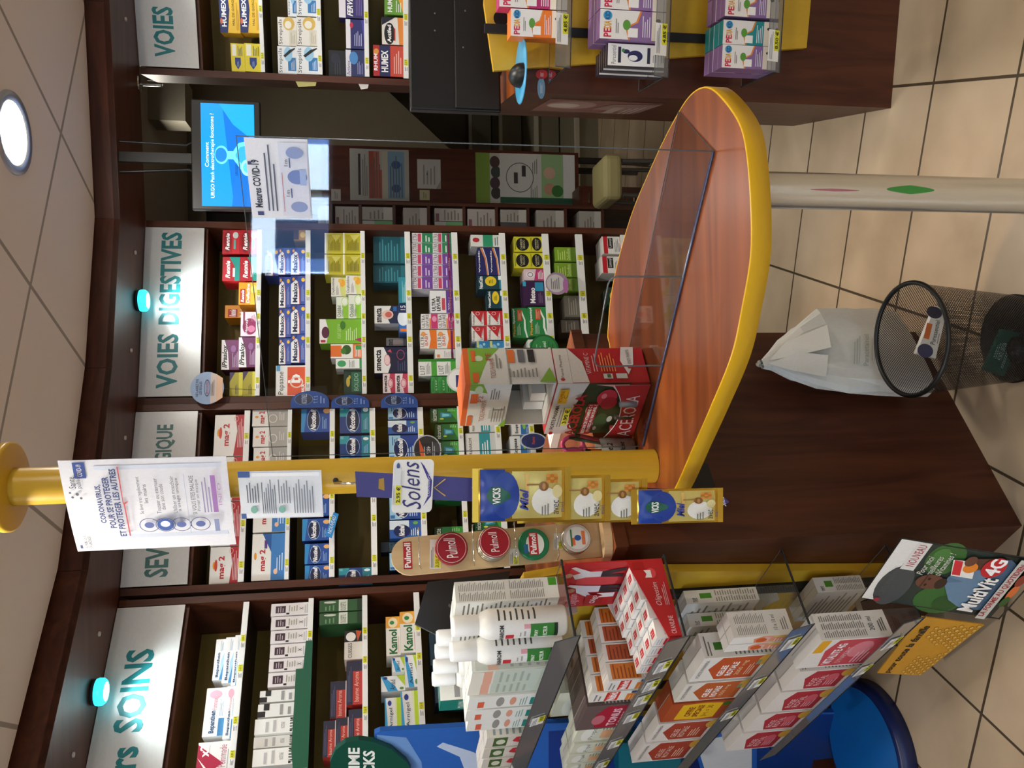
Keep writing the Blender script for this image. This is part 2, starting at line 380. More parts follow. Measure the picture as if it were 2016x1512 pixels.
bay('D', [(504, 513), (601, 611), (711, 720), (800, 811), (894, 906), (990, 1002), (1076, 1089), (1143, 1157), (1234, 1246)], 620, 0)
bay('S', [(480, 491), (566, 574), (649, 659), (728, 739), (823, 834), (902, 912), (975, 986), (1042, 1052), (1120, 1130)], 850, 0)
bay('C', [(481, 492), (608, 618), (713, 723), (814, 825), (900, 911), (985, 996)], 1172, 0)
bay('R', [(511, 519), (624, 633), (717, 726), (794, 804), (885, 895)], 75, 0)
# signs
def sign(key, t0, t1, spec, label):
    b = BAYS[key]; m = MB(); m.obox(b.w(t0, ZSB, .002), b.d * (t1 - t0), b.n * .006, Z3 * (ZS - ZSB - .001), M('d5d6d3', .25))
    m.art(b.w(t0, ZSB, .008), b.d * (t1 - t0), Z3 * (ZS - ZSB), spec, .0004)
    tag(m.build('shelf_sign', loc=b.w((t0 + t1) / 2, ZSB, .002)), label, 'sign', 'white lettered panels above the shelving bays')
sign('D', 0.004, BAYS['D'].L - .004, 't 14787c VOIES 4.5 37 36 72 b|t 14787c DIGESTIVES 41.5 37 97 72 b', 'white sign reading VOIES DIGESTIVES in teal letters')
sign('S', 0.004, BAYS['S'].L - .004, 't 4a7470 SEVRAGE 4.5 30 46 66 b|t 4a7470 TABAGIQUE 51 33 92 64 b', 'white sign with grey-green capitals ending in GIQUE, partly behind the paper')
sign('C', 0.004, BAYS['C'].L - .004, 't 14787c Premiers 6 34 45 74 b|t 14787c SOINS 50 34 82 74 b', 'white sign reading SOINS in teal letters')
sign('R', 0.004, BAYS['R'].L - .004, 't 14787c VOIES 5 38 30 73 b|t 14787c RESPIRATOIRES 35 38 97 73 b', 'white sign reading VOIES R in teal letters')
# cyan-rimmed spot pucks under the cornice
def puck(p, label, en=15):
    r = empty('puck_spotlight', p, label, 'spotlight', 'round spotlights under the cornice')
    m = MB(); m.lathe([(0, .0), (.04, 0), (.042, -.006), (.042, -.012)], M('2f4348', .3), 28, p); part(m, 'lamp_base', r)
    m = MB(); m.lathe([(.042, -.012), (.044, -.02), (.043, -.032), (.036, -.04), (.03, -.041)], M('2fd0e0', .2, 0., 2.2), 28, p); part(m, 'lamp_ring', r)
    m = MB(); m.lathe([(.03, -.04), (.0, -.041)], M('eefcff', .2, 0., 14.), 28, p); part(m, 'lamp_lens', r)
    l = light('puck_light', 'SPOT', (0, 0, -.05), en, (.86, .97, 1.), .03, None, 140, .8); l.parent = r
puck(atz(270, 592, ZS), 'lit round spotlight with cyan rim above the VOIES DIGESTIVES sign')
puck(atz(183, 1363, ZS), 'lit round spotlight with cyan rim above the SOINS sign')
for x in (1.75,): puck(np.array([x, 3.25, ZS]), 'lit round spotlight with cyan rim above the VOIES R sign')  # out-of-view puck, added to light this bay too
# recessed ceiling downlights
def downlight(p, label, en, col=(1, .93, .83), r=.115):
    root = empty('ceiling_downlight', p, label, 'ceiling light', 'recessed round ceiling lights')
    m = MB(); m.lathe([(r * .76, -.002), (r * .8, -.006), (r, -.008), (r * 1.02, .0)], M('b8bcc4', .3, .6), 36, p); part(m, 'trim_ring', root)
    m = MB(); m.lathe([(0, -.0015), (r * .5, -.002), (r * .78, -.003)], M('fffaf0', .3, 0., 10.), 36, p); part(m, 'lit_reflector', root)
    m = MB(); m.tube([p + (-r * .45, .02, -.012), p + (r * .45, .0, -.012)], .01, M('fffdf6', .3, 0., 16.), 8); part(m, 'lamp_tube', root)
    l = light('downlight_lamp', 'AREA', (0, 0, -.026), en, col, r * 1.5); l.parent = root
downlight(atz(25, 262, ZC), 'lit recessed ceiling light with chrome ring above the passage', 14)
for i, (x, y) in enumerate(((-1.55, 1.5), (-.62, 1.75), (.75, 1.0), (1.75, 1.9), (-.6, -.9), (1.0, -1.0), (-2.2, -.4))):  # out-of-view downlights, added to brighten the shop and shelf fronts
    downlight(np.array([x, y, ZC]), ['lit ceiling light above the blue floor display', 'lit ceiling light above the aisle in front of the yellow pole', 'lit ceiling light in front of the rounded counter', 'lit ceiling light above the brown counter', 'lit ceiling light behind the aisle', 'lit ceiling light by the wall on the right side', 'lit ceiling light by the shop window'][i], 11)
light('back_room_fill', 'AREA', (1.2, 4.9, 2.8), 10, (1, .92, .8), .3)  # no fixture here, a weak light added for the dark back room
light('counter_lamp', 'SPOT', (.10, 2.45, 2.59), 62, (1, .7, .42), .03, (-.02, 2.27, 1.02), 42, .5)
# ================================================================== CARTONS
# art: name -> (body colour, look used in labels, front print)
ART = {}
def A(name, base, look, spec='', side=None, kind='medicine_carton', cat='carton', top=None): ART[name] = (base, look, spec, side, kind, cat, top)
A('rennie', 'b81f2b', 'red', 'r d02a35 0 0 100 42|e 8f1620 50 70 46 22|t fff Rennie 14 58 86 82 bi|r 6fb0a0 20 22 60 34|e cfd8d4 78 24 14 16')
A('renniet', 'b81f2b', 'red and teal', 'r 1f9a8c 0 0 100 30|p 1f9a8c 60 30 100 60 100 30|t fff Rennie 10 55 84 82 bi|r d8dfe0 16 26 54 40')
A('deflat', 'f0a018', 'orange-yellow', 'r f7c23a 0 0 100 40|e e8e070 70 20 18 18|r b02418 6 66 70 92|t fff Rennie 10 70 66 88 bi|t fff Deflatine 8 42 94 60 b')
A('mopral', 'f0d4de', 'pink-white', 'e 8a1850 40 45 34 44|r 7a1144 30 76 100 86|t fff Mopralpro 10 54 90 72 i|e d07aa0 30 35 14 22|l b06a8a 60 8 92 40 4')
A('ipra', '6a1f58', 'plum and white', 'p f4f2f2 0 100 100 100 100 84 60 64 0 56|t 1b1016 IPraalox 6 68 84 96 bi|e 8d5a90 70 34 12 14|l c9a9cc 8 8 60 40 5')
A('olive1', 'a79a22', 'olive-yellow', 'p 3c1f4f 60 100 100 100 100 60|l 5b5a1c 8 10 50 60 5|r d0c63a 0 0 100 30')
A('maalox', '3c55a8', 'blue and white', 'p f3f4f5 0 100 70 100 90 80 80 56 50 46 0 44|p c5392f 0 46 50 48 80 58 84 58 54 44 0 41|t 101a4c Maalox 6 58 76 90 b|l aab6dc 10 14 70 34 3|e f3c34a 86 22 7 12|e e8863a 60 88 0.1 .1|p 27398a 70 100 100 100 100 58 84 74|e e0a040 88 84 6 8')
A('gold', 'b58a3a', 'brown and gold', 'r 46301c 0 60 100 100|e e8c86a 50 30 30 20')
A('pepsane', 'f2f0ec', 'white and coral', 'r e2562c 5 4 95 62|t fff b 44 18 72 60 b|o f4cfc0 46 32 18 22 22|t 333 Pepsane 8 70 80 92|r 5aa0d0 82 86 100 98|t fff MAUX 10 6 40 16 b')
A('yelb', 'c9c032', 'yellow-olive', 'r f2f0e0 0 90 100 100|r b7ab22 10 8 90 84|l 4a4810 16 14 70 80 9|p d6cf6a 90 8 60 40 90 60')
A('oxyb', 'efeee6', 'white, green and orange', 'p d7dc86 0 0 100 0 100 30 50 44 0 30|e f0a83a 70 24 20 18|e f4c25a 82 40 12 12|t 333 Oxyboldine 6 74 94 96|l 999 8 50 60 68 3')
A('oddib', 'e6eddc', 'white and lime', 'p 8fc63a 0 0 100 0 100 34 60 50 0 40|e eef4e0 80 30 22 30|o a8d060 80 30 20 26 12|t 2b4a20 Oddibil 6 62 60 92|l 7a9a60 8 44 50 58 3')
A('forte_g', '7cb82c', 'large bright green', 'p f4f2f2 0 100 100 100 100 86 50 78 0 84|e 5a1f3c 45 86 24 9|r c0203a 4 86 14 97|t c9e89a FORT_DETOX 20 50 80 58|e 3a7a20 74 46 18 6|l d7efb0 12 12 70 40 6|p a3325f 2 0 24 0 16 18')
A('orw', 'f2efe8', 'orange and white leafy', 'r e8742a 10 66 90 100|e 2f5c1e 60 50 34 14|e 3f7a28 50 60 22 8|r e8742a 0 0 100 30|l fff 8 6 90 26 4|r 3f9a4a 60 4 90 22')
A('whg', 'eef0ec', 'white and green', 'e 3fa060 50 78 34 16|l 888 10 30 90 52 4|r 2f8a4a 0 0 100 12')
A('dkg', '1f3a2c', 'dark green', 'r 2f6a50 10 10 90 60|t a8d0b0 BOLDO 14 24 86 46|e c8b040 50 78 20 10|e c8b040 70 70 8 6')
A('teal', '1c5f6c', 'teal', 'l 3f98a6 8 20 92 85 7|r 2a7e8c 0 0 100 14')
A('tealf', '2f8fa2', 'teal leaflet', 'l a8dde2 4 10 90 60 4')
A('smec', 'f0efec', 'white and navy', 'p 202a4c 0 0 100 0 100 30 40 50 0 36|e efd0c0 50 46 26 24|e d86a60 50 42 16 14|t 15151c smecta 6 70 86 94 b|r 2a6ab0 70 8 96 22')
A('smecg', '77787a', 'grey', 'e 9a8a88 50 46 30 30|t 26262a smecta 6 66 86 92 b|r 4a4c54 0 0 100 18')
A('smecb', '1b1f3d', 'large white and navy', 'p f2f1ef 0 100 100 100 100 72 60 58 30 52 0 60|e f4d4d4 50 62 22 9|o c05a70 50 62 22 9 12|t 0f0f14 smecta 8 80 90 96 b|o b04a68 70 22 20 12 14|p d0506a 78 48 92 52 84 62|l 4a5078 8 8 50 34 4')
A('smecp', 'f0dfe2', 'white and pink', 'p c03a58 0 0 100 0 100 42 50 50 0 34|e f3c4cc 50 40 24 22|o a02840 50 40 20 18 14|t 1a1014 smecta 6 66 90 92 b')
A('leafb', '2a6fc0', 'blue leaflet', 'e eaf2fa 50 50 26 70|r 1a2a5a 70 0 100 100|t fff 15 80 20 96 80|r e8742a 4 10 14 90')
A('ulg', 'eeeef0', 'white and green', 'r 2a8a5c 0 0 100 52|r d04a6a 6 56 94 72|t 55304a ULTRA 8 74 94 96|l fff 10 12 80 40 2')
A('ulp', 'eeeaf2', 'white and purple', 'r 7a4aa8 0 0 100 52|r d04a6a 6 56 94 72|t 55304a ULTRA 8 74 94 96|l e8dcf4 10 12 80 40 2')
A('ul2', 'f2f2f4', 'white and violet', 'r 6a3f9f 0 0 100 34|t 333 ULTRA 8 78 66 94 b|t 333 LEVURE 8 58 74 74 b|r d24a5e 12 38 66 52|t fff 200mg 12 10 70 26')
A('ulk', 'f1efef', 'white and magenta', 'r d43a78 0 0 100 40|e f0a0c0 66 20 20 14|t 4a3a3a ULTRA 8 76 92 96|t 4a3a3a LEVURE 8 54 96 72|r e08a3a 0 42 70 50')
A('ulo', 'f2efe8', 'white and orange', 'p ee7a24 0 0 100 0 100 44 50 36 0 48|t 4a3a3a ULTRA 8 76 80 96|t d03a2a BABY 16 54 84 72|e f6a050 78 80 12 12')
A('whb', 'efece6', 'plain white', 'r e88a5a 6 78 40 92|l aaa 10 20 80 60 4')
A('l107', 'eff0ec', 'white and leaf green', 'r 4fa83a 0 0 100 30|t 2a3a2a L107 8 66 62 92|l 888 10 36 80 60 4|r 2f8a2a 86 0 100 100')
A('grn', '2f8a3c', 'small green', 'r 3fa04c 0 50 100 100|t d8f0d0 L107 20 20 80 40|l 1f5a28 10 55 90 90 2')
A('grw', 'e2e6e0', 'white, green and red', 'r 2f9a70 0 24 100 58|e b82c3a 56 82 20 12|l 667 10 4 90 20 2')
A('voga', '262b6a', 'navy with an orange curve', 'p e88a3a 0 30 60 44 100 80 100 66 60 34 0 22|p e8eaf0 0 20 60 32 100 64 100 54 60 26 0 14|t fff Vogalib 8 80 90 96 b')
A('nausi', '12414f', 'dark teal with yellow disc', 'e f0cf2a 60 46 36 24|t fff NausiCalm 4 80 94 96 b|r 2a8aa0 0 0 100 10|l 5a7a30 44 36 76 56 3|r e8eef0 70 0 100 14')
A('prob', 'eeeae6', 'white and red', 'p c4242f 100 100 100 20 20 40 60 70|r b8202c 0 0 100 22|t 4a3030 Probiolog 4 78 70 96|o f0d0d0 82 60 12 14 24|t 777 LP 10 30 30 44|l 999 40 26 70 40 2')
A('bubb', '2f82b8', 'light blue bubbles', 'e 8cc4e4 60 72 20 18|e 5aa8d4 30 58 14 14|e a8d8ee 80 44 9 9|r d0d88a 60 84 100 100|t d8f0fa Probiolog 4 4 60 18|l 9ad0ea 10 22 60 36 3')
A('char', 'd8d234', 'yellow with black disc', 'e 17171a 50 48 44 40|t e0dcb0 CHARBON 16 50 84 62|t e0dcb0 BELLOC 22 34 78 46|l 222 10 90 90 98 1')
A('mets', 'e8cfd8', 'pink and white', 'e f8f0f4 50 70 30 20|o 3a1a30 50 70 22 14 20|p c43a7a 0 0 100 0 100 40 0 52|l fff 10 6 90 34 4')
A('mete', '3c1f4a', 'dark purple', 't fff Meteo 10 46 74 70 b|r 2a90b8 60 8 96 46|r 38b0d8 80 86 100 100|l 8a6a9a 10 14 56 34 3')
A('phyt', '2a8a4a', 'green with white swirl', 't f0a030 Phyto 4 78 46 94 b|t fff Spasmyl 46 78 96 94 b|p eef6ee 0 10 30 24 60 22 90 44 92 34 60 12 30 12 0 0|r c8562f 56 34 94 64|l e8c0a0 60 40 90 60 3|l bfe0c8 8 44 50 70 4')
A('lime', '7fa82e', 'lime green', 'l c8e07a 10 50 80 90 4|r 5a7a20 0 0 100 26|t dff0a0 Dulcofibre 10 30 90 46')
A('greyb', '6a665c', 'grey-brown', 'l 9a968c 10 20 90 80 4')
A('lans', 'f0eeea', 'white and red with black label', 'r c8222e 0 72 100 94|r 17171a 30 44 92 70|t fff Lansoyl 36 48 88 66|l 888 10 8 90 38 4|r c8222e 0 0 100 6')
A('mag2', 'f1efea', 'large white and red', 'p b7202c 0 0 100 0 100 34 60 26 0 36|e f0a020 56 86 9 5|e d8432c 56 80 14 5|t c0202c mag_2 24 46 78 72 b|l f0c8c8 20 6 90 26 4|o f0b0b0 90 30 7 7 20')
A('mag2s', 'e4e2dd', 'grey and white', 'r a9a59f 0 0 100 56|e e8a040 50 88 7 5|t b8202c mag_2 14 62 80 82 b|o d8d6d2 40 44 24 12 20|l d8d6d2 30 12 80 28 3')
A('mag2m', 'f0eee8', 'white and blue', 'r 3a7ec0 0 0 100 44|p 1f5aa0 60 44 100 44 100 70|e f0a020 52 90 8 4|t c0202c mag_2 20 56 66 78 b|r 5a3a8a 68 56 86 64|l cfe4f4 20 8 60 30 3|e f0c0a0 18 30 6 6')
A('nico', '1f4a9a', 'royal blue', 'p 2a8ac8 0 100 100 100 100 80 0 90|e 10204a 48 58 46 22|o 9ac0e8 48 58 46 22 6|t fff Nicotinell 8 50 90 68 bi|l 9ac0e8 12 14 60 30 3|e e8b070 84 14 10 12')
A('nicot', '1d3f80', 'dark blue and teal', 'r 1f7f8c 0 0 100 30|r 2a9aa8 60 70 100 100|e 10204a 46 58 44 22|o 9ac0e8 46 58 44 22 6|t fff Nicotinell 6 50 88 68 bi|l 9ac0e8 12 10 56 24 3|e e0ecf0 84 16 8 9|r 7ab8c0 84 88 98 98')
A('nicol', '1c3f90', 'navy and sky blue', 'r 9acbe4 0 62 100 100|e 101f52 46 62 42 24|o dfeaf4 46 62 42 24 6|t fff Nicotinell 8 54 86 72 bi|r 2f6fb0 4 84 18 98|l b8d4ec 12 12 60 40 4|l 3a6a9a 60 70 94 92 3')
A('nicof', '2a5aa8', 'blue and white fruit', 'r d8e6f0 50 40 100 100|e 101f52 40 62 36 26|t fff Nicotinell 10 54 74 72 bi|e 6fae4a 84 20 9 8|l dce8f4 12 12 60 36 4')
A('nicg', '1f6a34', 'bright green', 'p 3f9a3a 0 0 100 0 100 40|r 0f3a20 0 74 100 100|t e8f4e8 nicorette 10 78 92 96|p 2a8ab0 30 64 70 64 62 24 38 24|p 7ad0d8 38 58 62 58 56 32 44 32|e d8e040 24 60 5 8|l a8d8a0 76 10 96 40 4')
A('para', 'e8e8e4', 'white and teal', 'r 2a98a4 0 20 100 56|r c9cbc8 0 0 100 18|t 333 PRANAROM 8 80 80 90|l fff 10 26 70 50 3')
A('opass', 'e9ebec', 'white and blue', 'r 2a6fb4 0 0 100 50|e 8ac83a 60 30 26 9|t 1a1a1e Ecopass 8 62 88 84 b|l bcd 10 6 60 20 2')
A('bepa', 'eceae8', 'flat white and blue', 'r 3a7aa8 0 0 46 34|p a8c8dc 0 34 46 34 70 0 46 0|t 1f4a70 Bepanthen 6 40 66 74 b|l 9ab 70 20 96 50 3')
A('bepp', 'eceae8', 'flat white, blue and pink', 'r 3a7aa8 0 0 36 30|e e8a8b8 86 54 9 30|t 1f4a70 Bepanthen 6 40 52 72 b|t c87a90 Pommade 54 42 78 66|l 9ab 40 10 76 30 3')
A('x2', 'f0efec', 'white with a crimson corner', 'p b01840 0 100 60 100 0 55|p b01840 60 100 94 100 40 20 20 60|t fff x2 60 66 92 94 b|t c07a90 Pommade 30 14 90 36|l 999 6 6 90 12 1')
A('sixw', 'e6e0e0', 'white with a plum square', 'r 3a2230 20 62 78 88|r 1a1216 6 52 20 60|l 998 30 30 80 56 4|t 555 x 40 16 60 26|l aaa 10 4 90 14 2|l b8a8b0 26 66 72 84 3')
A('whbk', 'e9e9e6', 'white and black banded', 'r 1a1a1c 0 84 44 100|r 1a1a1c 50 76 100 88|l 999 10 10 90 60 3|r c9a890 0 0 100 12')
A('biaf', 'f0f0ec', 'white with bold black lettering', 't 0f0f12 BIAFINE 6 6 96 30 bu|t 777 EMULSION 30 40 70 48 u|l bbb 10 54 90 84 2')
A('bota', '2f5a34', 'dark green and white', 'r d8dcd0 0 36 100 56|t 2f5a34 OLIOSEPTIL 6 40 80 52|e cfd8c8 80 76 10 14|l 6a9a6a 8 64 60 90 3|r 17301c 0 0 100 14')
A('baum', 'b83a34', 'red and dark speckled', 'r 2a2a40 0 62 100 100|r 2a2a40 76 0 100 100|l 5a5a80 6 70 94 94 3|t f0c0b0 baume_Aroma 6 28 74 54|r efece8 0 0 100 5')
A('camil', 'd8d2c8', 'white, black and red', 'r 17171a 60 0 100 100|e e8e4dc 78 66 16 26|p b8502a 60 30 96 10 100 40|t 333 CUISSES 4 60 56 80')
A('kamol', 'e8e6de', 'white and amber', 'r eba83a 70 0 100 100|e f4e4c0 84 50 13 34|e 2f8a4a 84 56 5 16|t 1f6a3a Kamol 4 22 66 78 b|l c99 6 8 60 16 1')
A('arni', 'e8eaea', 'white, blue and lime', 'p 3aa0d8 0 72 100 100 100 88 30 40 0 30|p b8d03a 30 0 100 0 100 34|t 1f2a3a Arniad 10 40 74 64|e 2a3a80 86 82 9 9|e 5a8a3a 16 14 8 9')
A('arng', 'eceeea', 'white and lime', 'r b8d22e 0 0 100 26|p e4ecb0 0 26 100 26 100 40|p 3aa8dc 0 100 100 100 100 94 0 82|t 1f2a3a Arnigel 10 48 70 74|e 2a3a90 84 70 8 12')
A('freez', 'd0d4d6', 'white with inverted lettering', 't 26323a FREEZE 6 24 94 60 bu|r 3a5a6a 0 86 100 100')
A('biof', '1f3a4a', 'dark blue', 't 5a8a9a BIOFREEZE 8 60 92 80|l 3a5a6a 10 14 80 50 4')
A('humex', 'f0c23a', 'yellow and navy', 'p 1f2f6a 0 100 100 100 100 56 60 50 0 62|t fff HUMEX 16 66 88 90 b|e d86a4a 30 92 8 6|t 3a3010 MAL_DE_GORGE 20 26 90 38|l c8962a 8 6 80 20 2')
A('yelh', 'e4d228', 'yellow with navy hexagon', 'p 1f3a8a 8 52 26 30 50 30 50 72 26 72|r f4f2e0 56 60 96 90|l 5a5a3a 56 14 94 52 4|l 9ab8e0 18 44 42 58 2')
A('strb', 'e8ecee', 'white and blue', 't 2a2a30 Strepsils 4 72 92 96|r 2f7ab8 12 4 60 46|e 9acbe8 72 44 26 22|p 17171c 60 60 84 20 92 6 96 6 88 36 66 70|l d8e8f4 16 10 54 30 3')
A('stry', 'e9e6de', 'white and gold', 't 2a2a30 Strepsils 4 72 92 96|e d8b45a 78 40 24 30|e f0ead8 74 44 14 18|r d8d2c0 0 0 56 40|l b8b0a0 8 8 50 34 3')
A('ferv', '3a2f6a', 'violet', 'r e8e4ec 0 74 100 100|t fff FERVEX 6 46 92 68 bi|l 7a6ab0 10 10 90 36 4')
A('actn', '2a2a6a', 'navy and white', 'r e9e8ee 0 76 100 100|p 3f3f9a 0 0 100 20 100 0|e c82a4a 80 70 10 9|l b8b8e0 10 16 60 60 5')
A('actb', '2a3060', 'indigo and white', 'r dfdfe8 0 74 100 100|e 4a8ac8 70 60 24 22|t 3a3a8a Activox 6 78 60 96|l 9aa0d0 10 14 60 44 4')
A('dkbx', '17171c', 'black', 'l 3a3a48 10 30 80 70 3|e 26263a 70 60 20 26')
A('actf', 'e9e4dc', 'white and orange', 'p e08a3a 0 0 100 0 100 30 0 22|e 17171c 40 66 40 24|t fff Actifed 8 58 72 76 b|p 1a1a2e 70 100 100 100 100 40|r b8382a 14 40 60 46')
A('humr', 'b8262e', 'red and navy', 'r 1f2a5a 0 46 100 80|t fff HUMEX 14 52 84 74 b|t fff RHUME 18 86 84 98 b|r c84a3a 0 0 100 44|l f0c8b8 10 8 90 36 4|e e8a040 80 90 9 8')
A('humg', '6aa03a', 'green and orange', 'p e8a030 0 0 100 0 100 46|t fff HUMEX 10 60 90 84 b|l eee 10 12 60 44 3')
A('backw', 'a8a6a0', 'whitish', 'l 77736c 8 14 84 80 5|r c4c2bc 0 0 100 30')
A('backd', '4a4c50', 'dark grey', 'e 77787c 40 70 20 16|e 77787c 40 30 20 16')
A('backg', 'b4b6b4', 'white and green', 'r 6fae7a 70 0 100 60|l 5a5c58 10 20 60 84 5')
A('backp', 'b2aca8', 'white and plum', 'r 7a4a5a 0 84 60 96|l 77736c 10 10 90 70 5')
_UM = {}
def unit(art):
    """unit carton: front at y=0, depth +y, printed front, plain flaps on top"""
    if art in _UM: return _UM[art]
    base, look, spec, side, kind, cat, top = ART[art]
    m = MB(); m.box((0, 0, 0), (1, 1, 1), M(base, .42))
    m.art((0, 0, 0), (1, 0, 0), (0, 0, 1), spec, (0, -.002, 0))
    if side: m.art((1, 0, 0), (0, 1, 0), (0, 0, 1), side, (.002, 0, 0))
    if top: m.art((0, 0, 1), (1, 0, 0), (0, 1, 0), top, (0, 0, .003))
    else: m.quad([(0.02, .46, 1.002), (.98, .46, 1.002), (.98, .5, 1.002), (.02, .5, 1.002)], M('b9b4ac', .6))
    me = bpy.data.meshes.new('carton_' + art); me.from_pydata(m.v, [], m.f)
    for q in m.mats: me.materials.append(q)
    me.polygons.foreach_set('material_index', m.m); me.update(); _UM[art] = me; return me
ORD = ['first', 'second', 'third', 'fourth', 'fifth', 'sixth', 'seventh', 'eighth', 'ninth', 'tenth', 'eleventh', 'twelfth', 'thirteenth', 'fourteenth', 'fifteenth']
def carton(art, O, d, n, wd, dp, ht, label, group, name=None):
    me = unit(art); o = bpy.data.objects.new(name or ART[art][4], me); COL.objects.link(o)
    b = -np.array(n); o.matrix_world = Matrix(((d[0] * wd, b[0] * dp, 0, O[0]), (d[1] * wd, b[1] * dp, 0, O[1]), (0, 0, ht, O[2]), (0, 0, 0, 1)))
    return tag(o, label, ART[art][5], group)
def rows(key, shelf, text):
    """cartons of one shelf: art Xtop Xbottom Yright Yleft [inset cm]"""
    b = BAYS[key]; zs = b.rows[shelf]; it = []
    for ln in text.strip().split(';'):
        f = ln.split()
        if not f: continue
        X0, X1, Y0, Y1 = map(float, f[1:5]); ins = .012 + (float(f[5]) / 100 if len(f) > 5 else 0)
        ym = (Y0 + Y1) / 2
        t0 = b.pt(X1, Y1, ins)[0]; t1 = b.pt(X1, Y0, ins)[0]; z1 = b.pt(X0, ym, ins)[1]; z0 = b.pt(X1, ym, ins)[1]
        it.append([f[0], t0, t1, z0, z1, ins])
    it.sort(key=lambda q: q[3])
    done = []
    for q in it:
        tops = [p for p in done if min(p[2], q[2]) - max(p[1], q[1]) > .25 * (q[2] - q[1]) and abs(p[5] - q[5]) < .05 and p[4] < q[4] - .012]
        sup = [p[4] for p in tops if p[4] < q[3] + .03]
        z0 = max(sup) if sup else zs
        q[3] = z0 + .0004; q[4] = max(q[4], q[3] + .02); done.append(q)
    # neighbours in one tier never share space
    for i, p in enumerate(done):
        for q in done[i + 1:]:
            if min(p[4], q[4]) - max(p[3], q[3]) > .004 and abs(p[5] - q[5]) < .09:
                l, r = (p, q) if p[1] + p[2] < q[1] + q[2] else (q, p)
                if l[2] > r[1] - .0006:
                    c = (l[2] + r[1]) / 2
                    if l[1] < c < r[2]: l[2] = c - .0004; r[1] = c + .0004
    cols = []
    for q in sorted(done, key=lambda q: (q[1] + q[2]) / 2):
        for c in cols:
            if min(c[0][2], q[2]) - max(c[0][1], q[1]) > .5 * (q[2] - q[1]): c.append(q); break
        else: cols.append([q])
    for ci, c in enumerate(cols):
        c.sort(key=lambda q: q[3])
        for ti, q in enumerate(c):
            tier = '' if len(c) == 1 else (', ' + (['lower', 'upper'] if len(c) == 2 else ['bottom', 'middle', 'top'] if len(c) == 3 else ['bottom', 'second up', 'third up', 'top', 'topmost'])[ti])
            pos = 'leftmost' if ci == 0 else 'rightmost' if ci == len(cols) - 1 else ORD[ci] + ' from left'
            lab = '%s carton%s, %s, %s shelf under %s' % (ART[q[0]][1], tier, pos, ORD[shelf], b.sign)
            dp = min(.24 - q[5], .11)
            carton(q[0], b.w(q[1] + .0005, q[3], -q[5]), b.d, b.n, q[2] - q[1] - .001, dp, q[4] - q[3], lab, 'cartons on the %s shelf below the %s sign' % (ORD[shelf], b.sign))
rows('D', 0, '''rennie 438 470 453 500;rennie 472 505 453 500;renniet 438 470 506 553;renniet 472 505 506 553;deflat 470 503 556 600;deflat 443 503 601 626 12;
mopral 474 505 614 662;ipra 436 468 669 728 2;ipra 470 502 664 723;olive1 452 476 733 780;olive1 478 503 731 780''')
rows('D', 1, '''gold 578 600 453 472;maalox 522 547 489 543 4;maalox 548 573 488 541;maalox 573 600 488 541;maalox 549 573 545 606;maalox 573 600 543 599;
maalox 549 573 607 664;maalox 573 600 600 657;maalox 549 573 666 717;maalox 573 600 658 714;pepsane 543 600 719 781''')
rows('D', 2, '''yelb 639 673 459 500;yelb 675 709 459 500;yelb 639 673 501 541;yelb 675 709 501 541;oxyb 652 679 546 584 3;oxyb 681 709 542 579;
oddib 662 686 585 627;oddib 686 709 581 627;forte_g 629 709 628 676;orw 651 709 677 705;whg 661 709 706 726;dkg 677 709 727 776 2''')
rows('D', 3, '''teal 735 798 466 520 6;teal 735 798 521 580 8;tealf 785 799 522 597;smec 737 785 602 637 3;leafb 786 800 599 681;smecg 760 800 640 681 8;
smecb 737 799 683 734;smecp 754 777 735 774;smecp 778 800 735 774''')
rows('D', 4, '''ulg 811 851 459 478;ulg 852 893 459 478;ulg 811 851 479 499;ulg 852 893 479 499;ulp 811 851 500 521;ulp 852 893 500 521;ulp 811 851 522 545;ulp 852 893 522 545;
ulp 811 851 546 569;ulp 852 893 546 569;ul2 847 893 572 616;ulk 829 860 618 647;ulk 862 893 618 647;ulo 827 858 649 686;ulo 860 893 649 686;whb 857 893 687 705;
l107 824 858 707 740;l107 860 893 707 739;grn 849 862 741 775;grn 863 877 741 775;grn 878 893 741 775''')
rows('D', 5, '''grw 927 989 463 486;voga 941 964 488 542;voga 965 989 488 542;nausi 941 989 543 570;nausi 960 989 572 607;prob 929 958 612 641 2;prob 960 989 612 640;
prob 929 958 643 672 2;prob 960 989 641 669;bubb 939 964 671 704;bubb 965 989 671 704;whb 950 989 710 730;dkg 955 989 735 770''')
rows('D', 6, '''char 1012 1042 466 496;char 1044 1075 466 496;char 1012 1042 498 528;char 1044 1075 498 528;mets 1032 1075 530 552;mete 1030 1075 554 602;
phyt 1008 1040 606 665 3;phyt 1041 1075 604 662;whg 1040 1075 668 690''')
rows('D', 7, '''lime 1092 1142 487 515;lime 1092 1142 518 546;lime 1092 1142 548 573;greyb 1112 1142 582 624;greyb 1105 1142 630 655 4''')
rows('D', 8, '''lans 1186 1233 466 500;lans 1184 1233 505 538;dkg 1196 1233 566 600''')
rows('S', 0, '''mag2 422 480 816 897;mag2 420 480 899 985;mag2 416 478 987 1073;mag2 413 477 1075 1158''')
rows('S', 1, '''mag2s 497 565 802 838;mag2s 498 565 840 878;mag2s 499 565 880 917;mag2s 500 565 919 956;mag2m 499 562 970 1046;mag2m 496 561 1049 1141''')
rows('S', 2, '''nico 593 648 801 850;nico 593 648 970 1015;nico 595 647 1020 1063;nico 600 647 1069 1109;nico 600 647 1111 1151''')
rows('S', 3, '''nicot 669 727 798 852;nicot 669 727 857 897;nicot 669 727 899 940;nicot 667 729 1116 1150''')
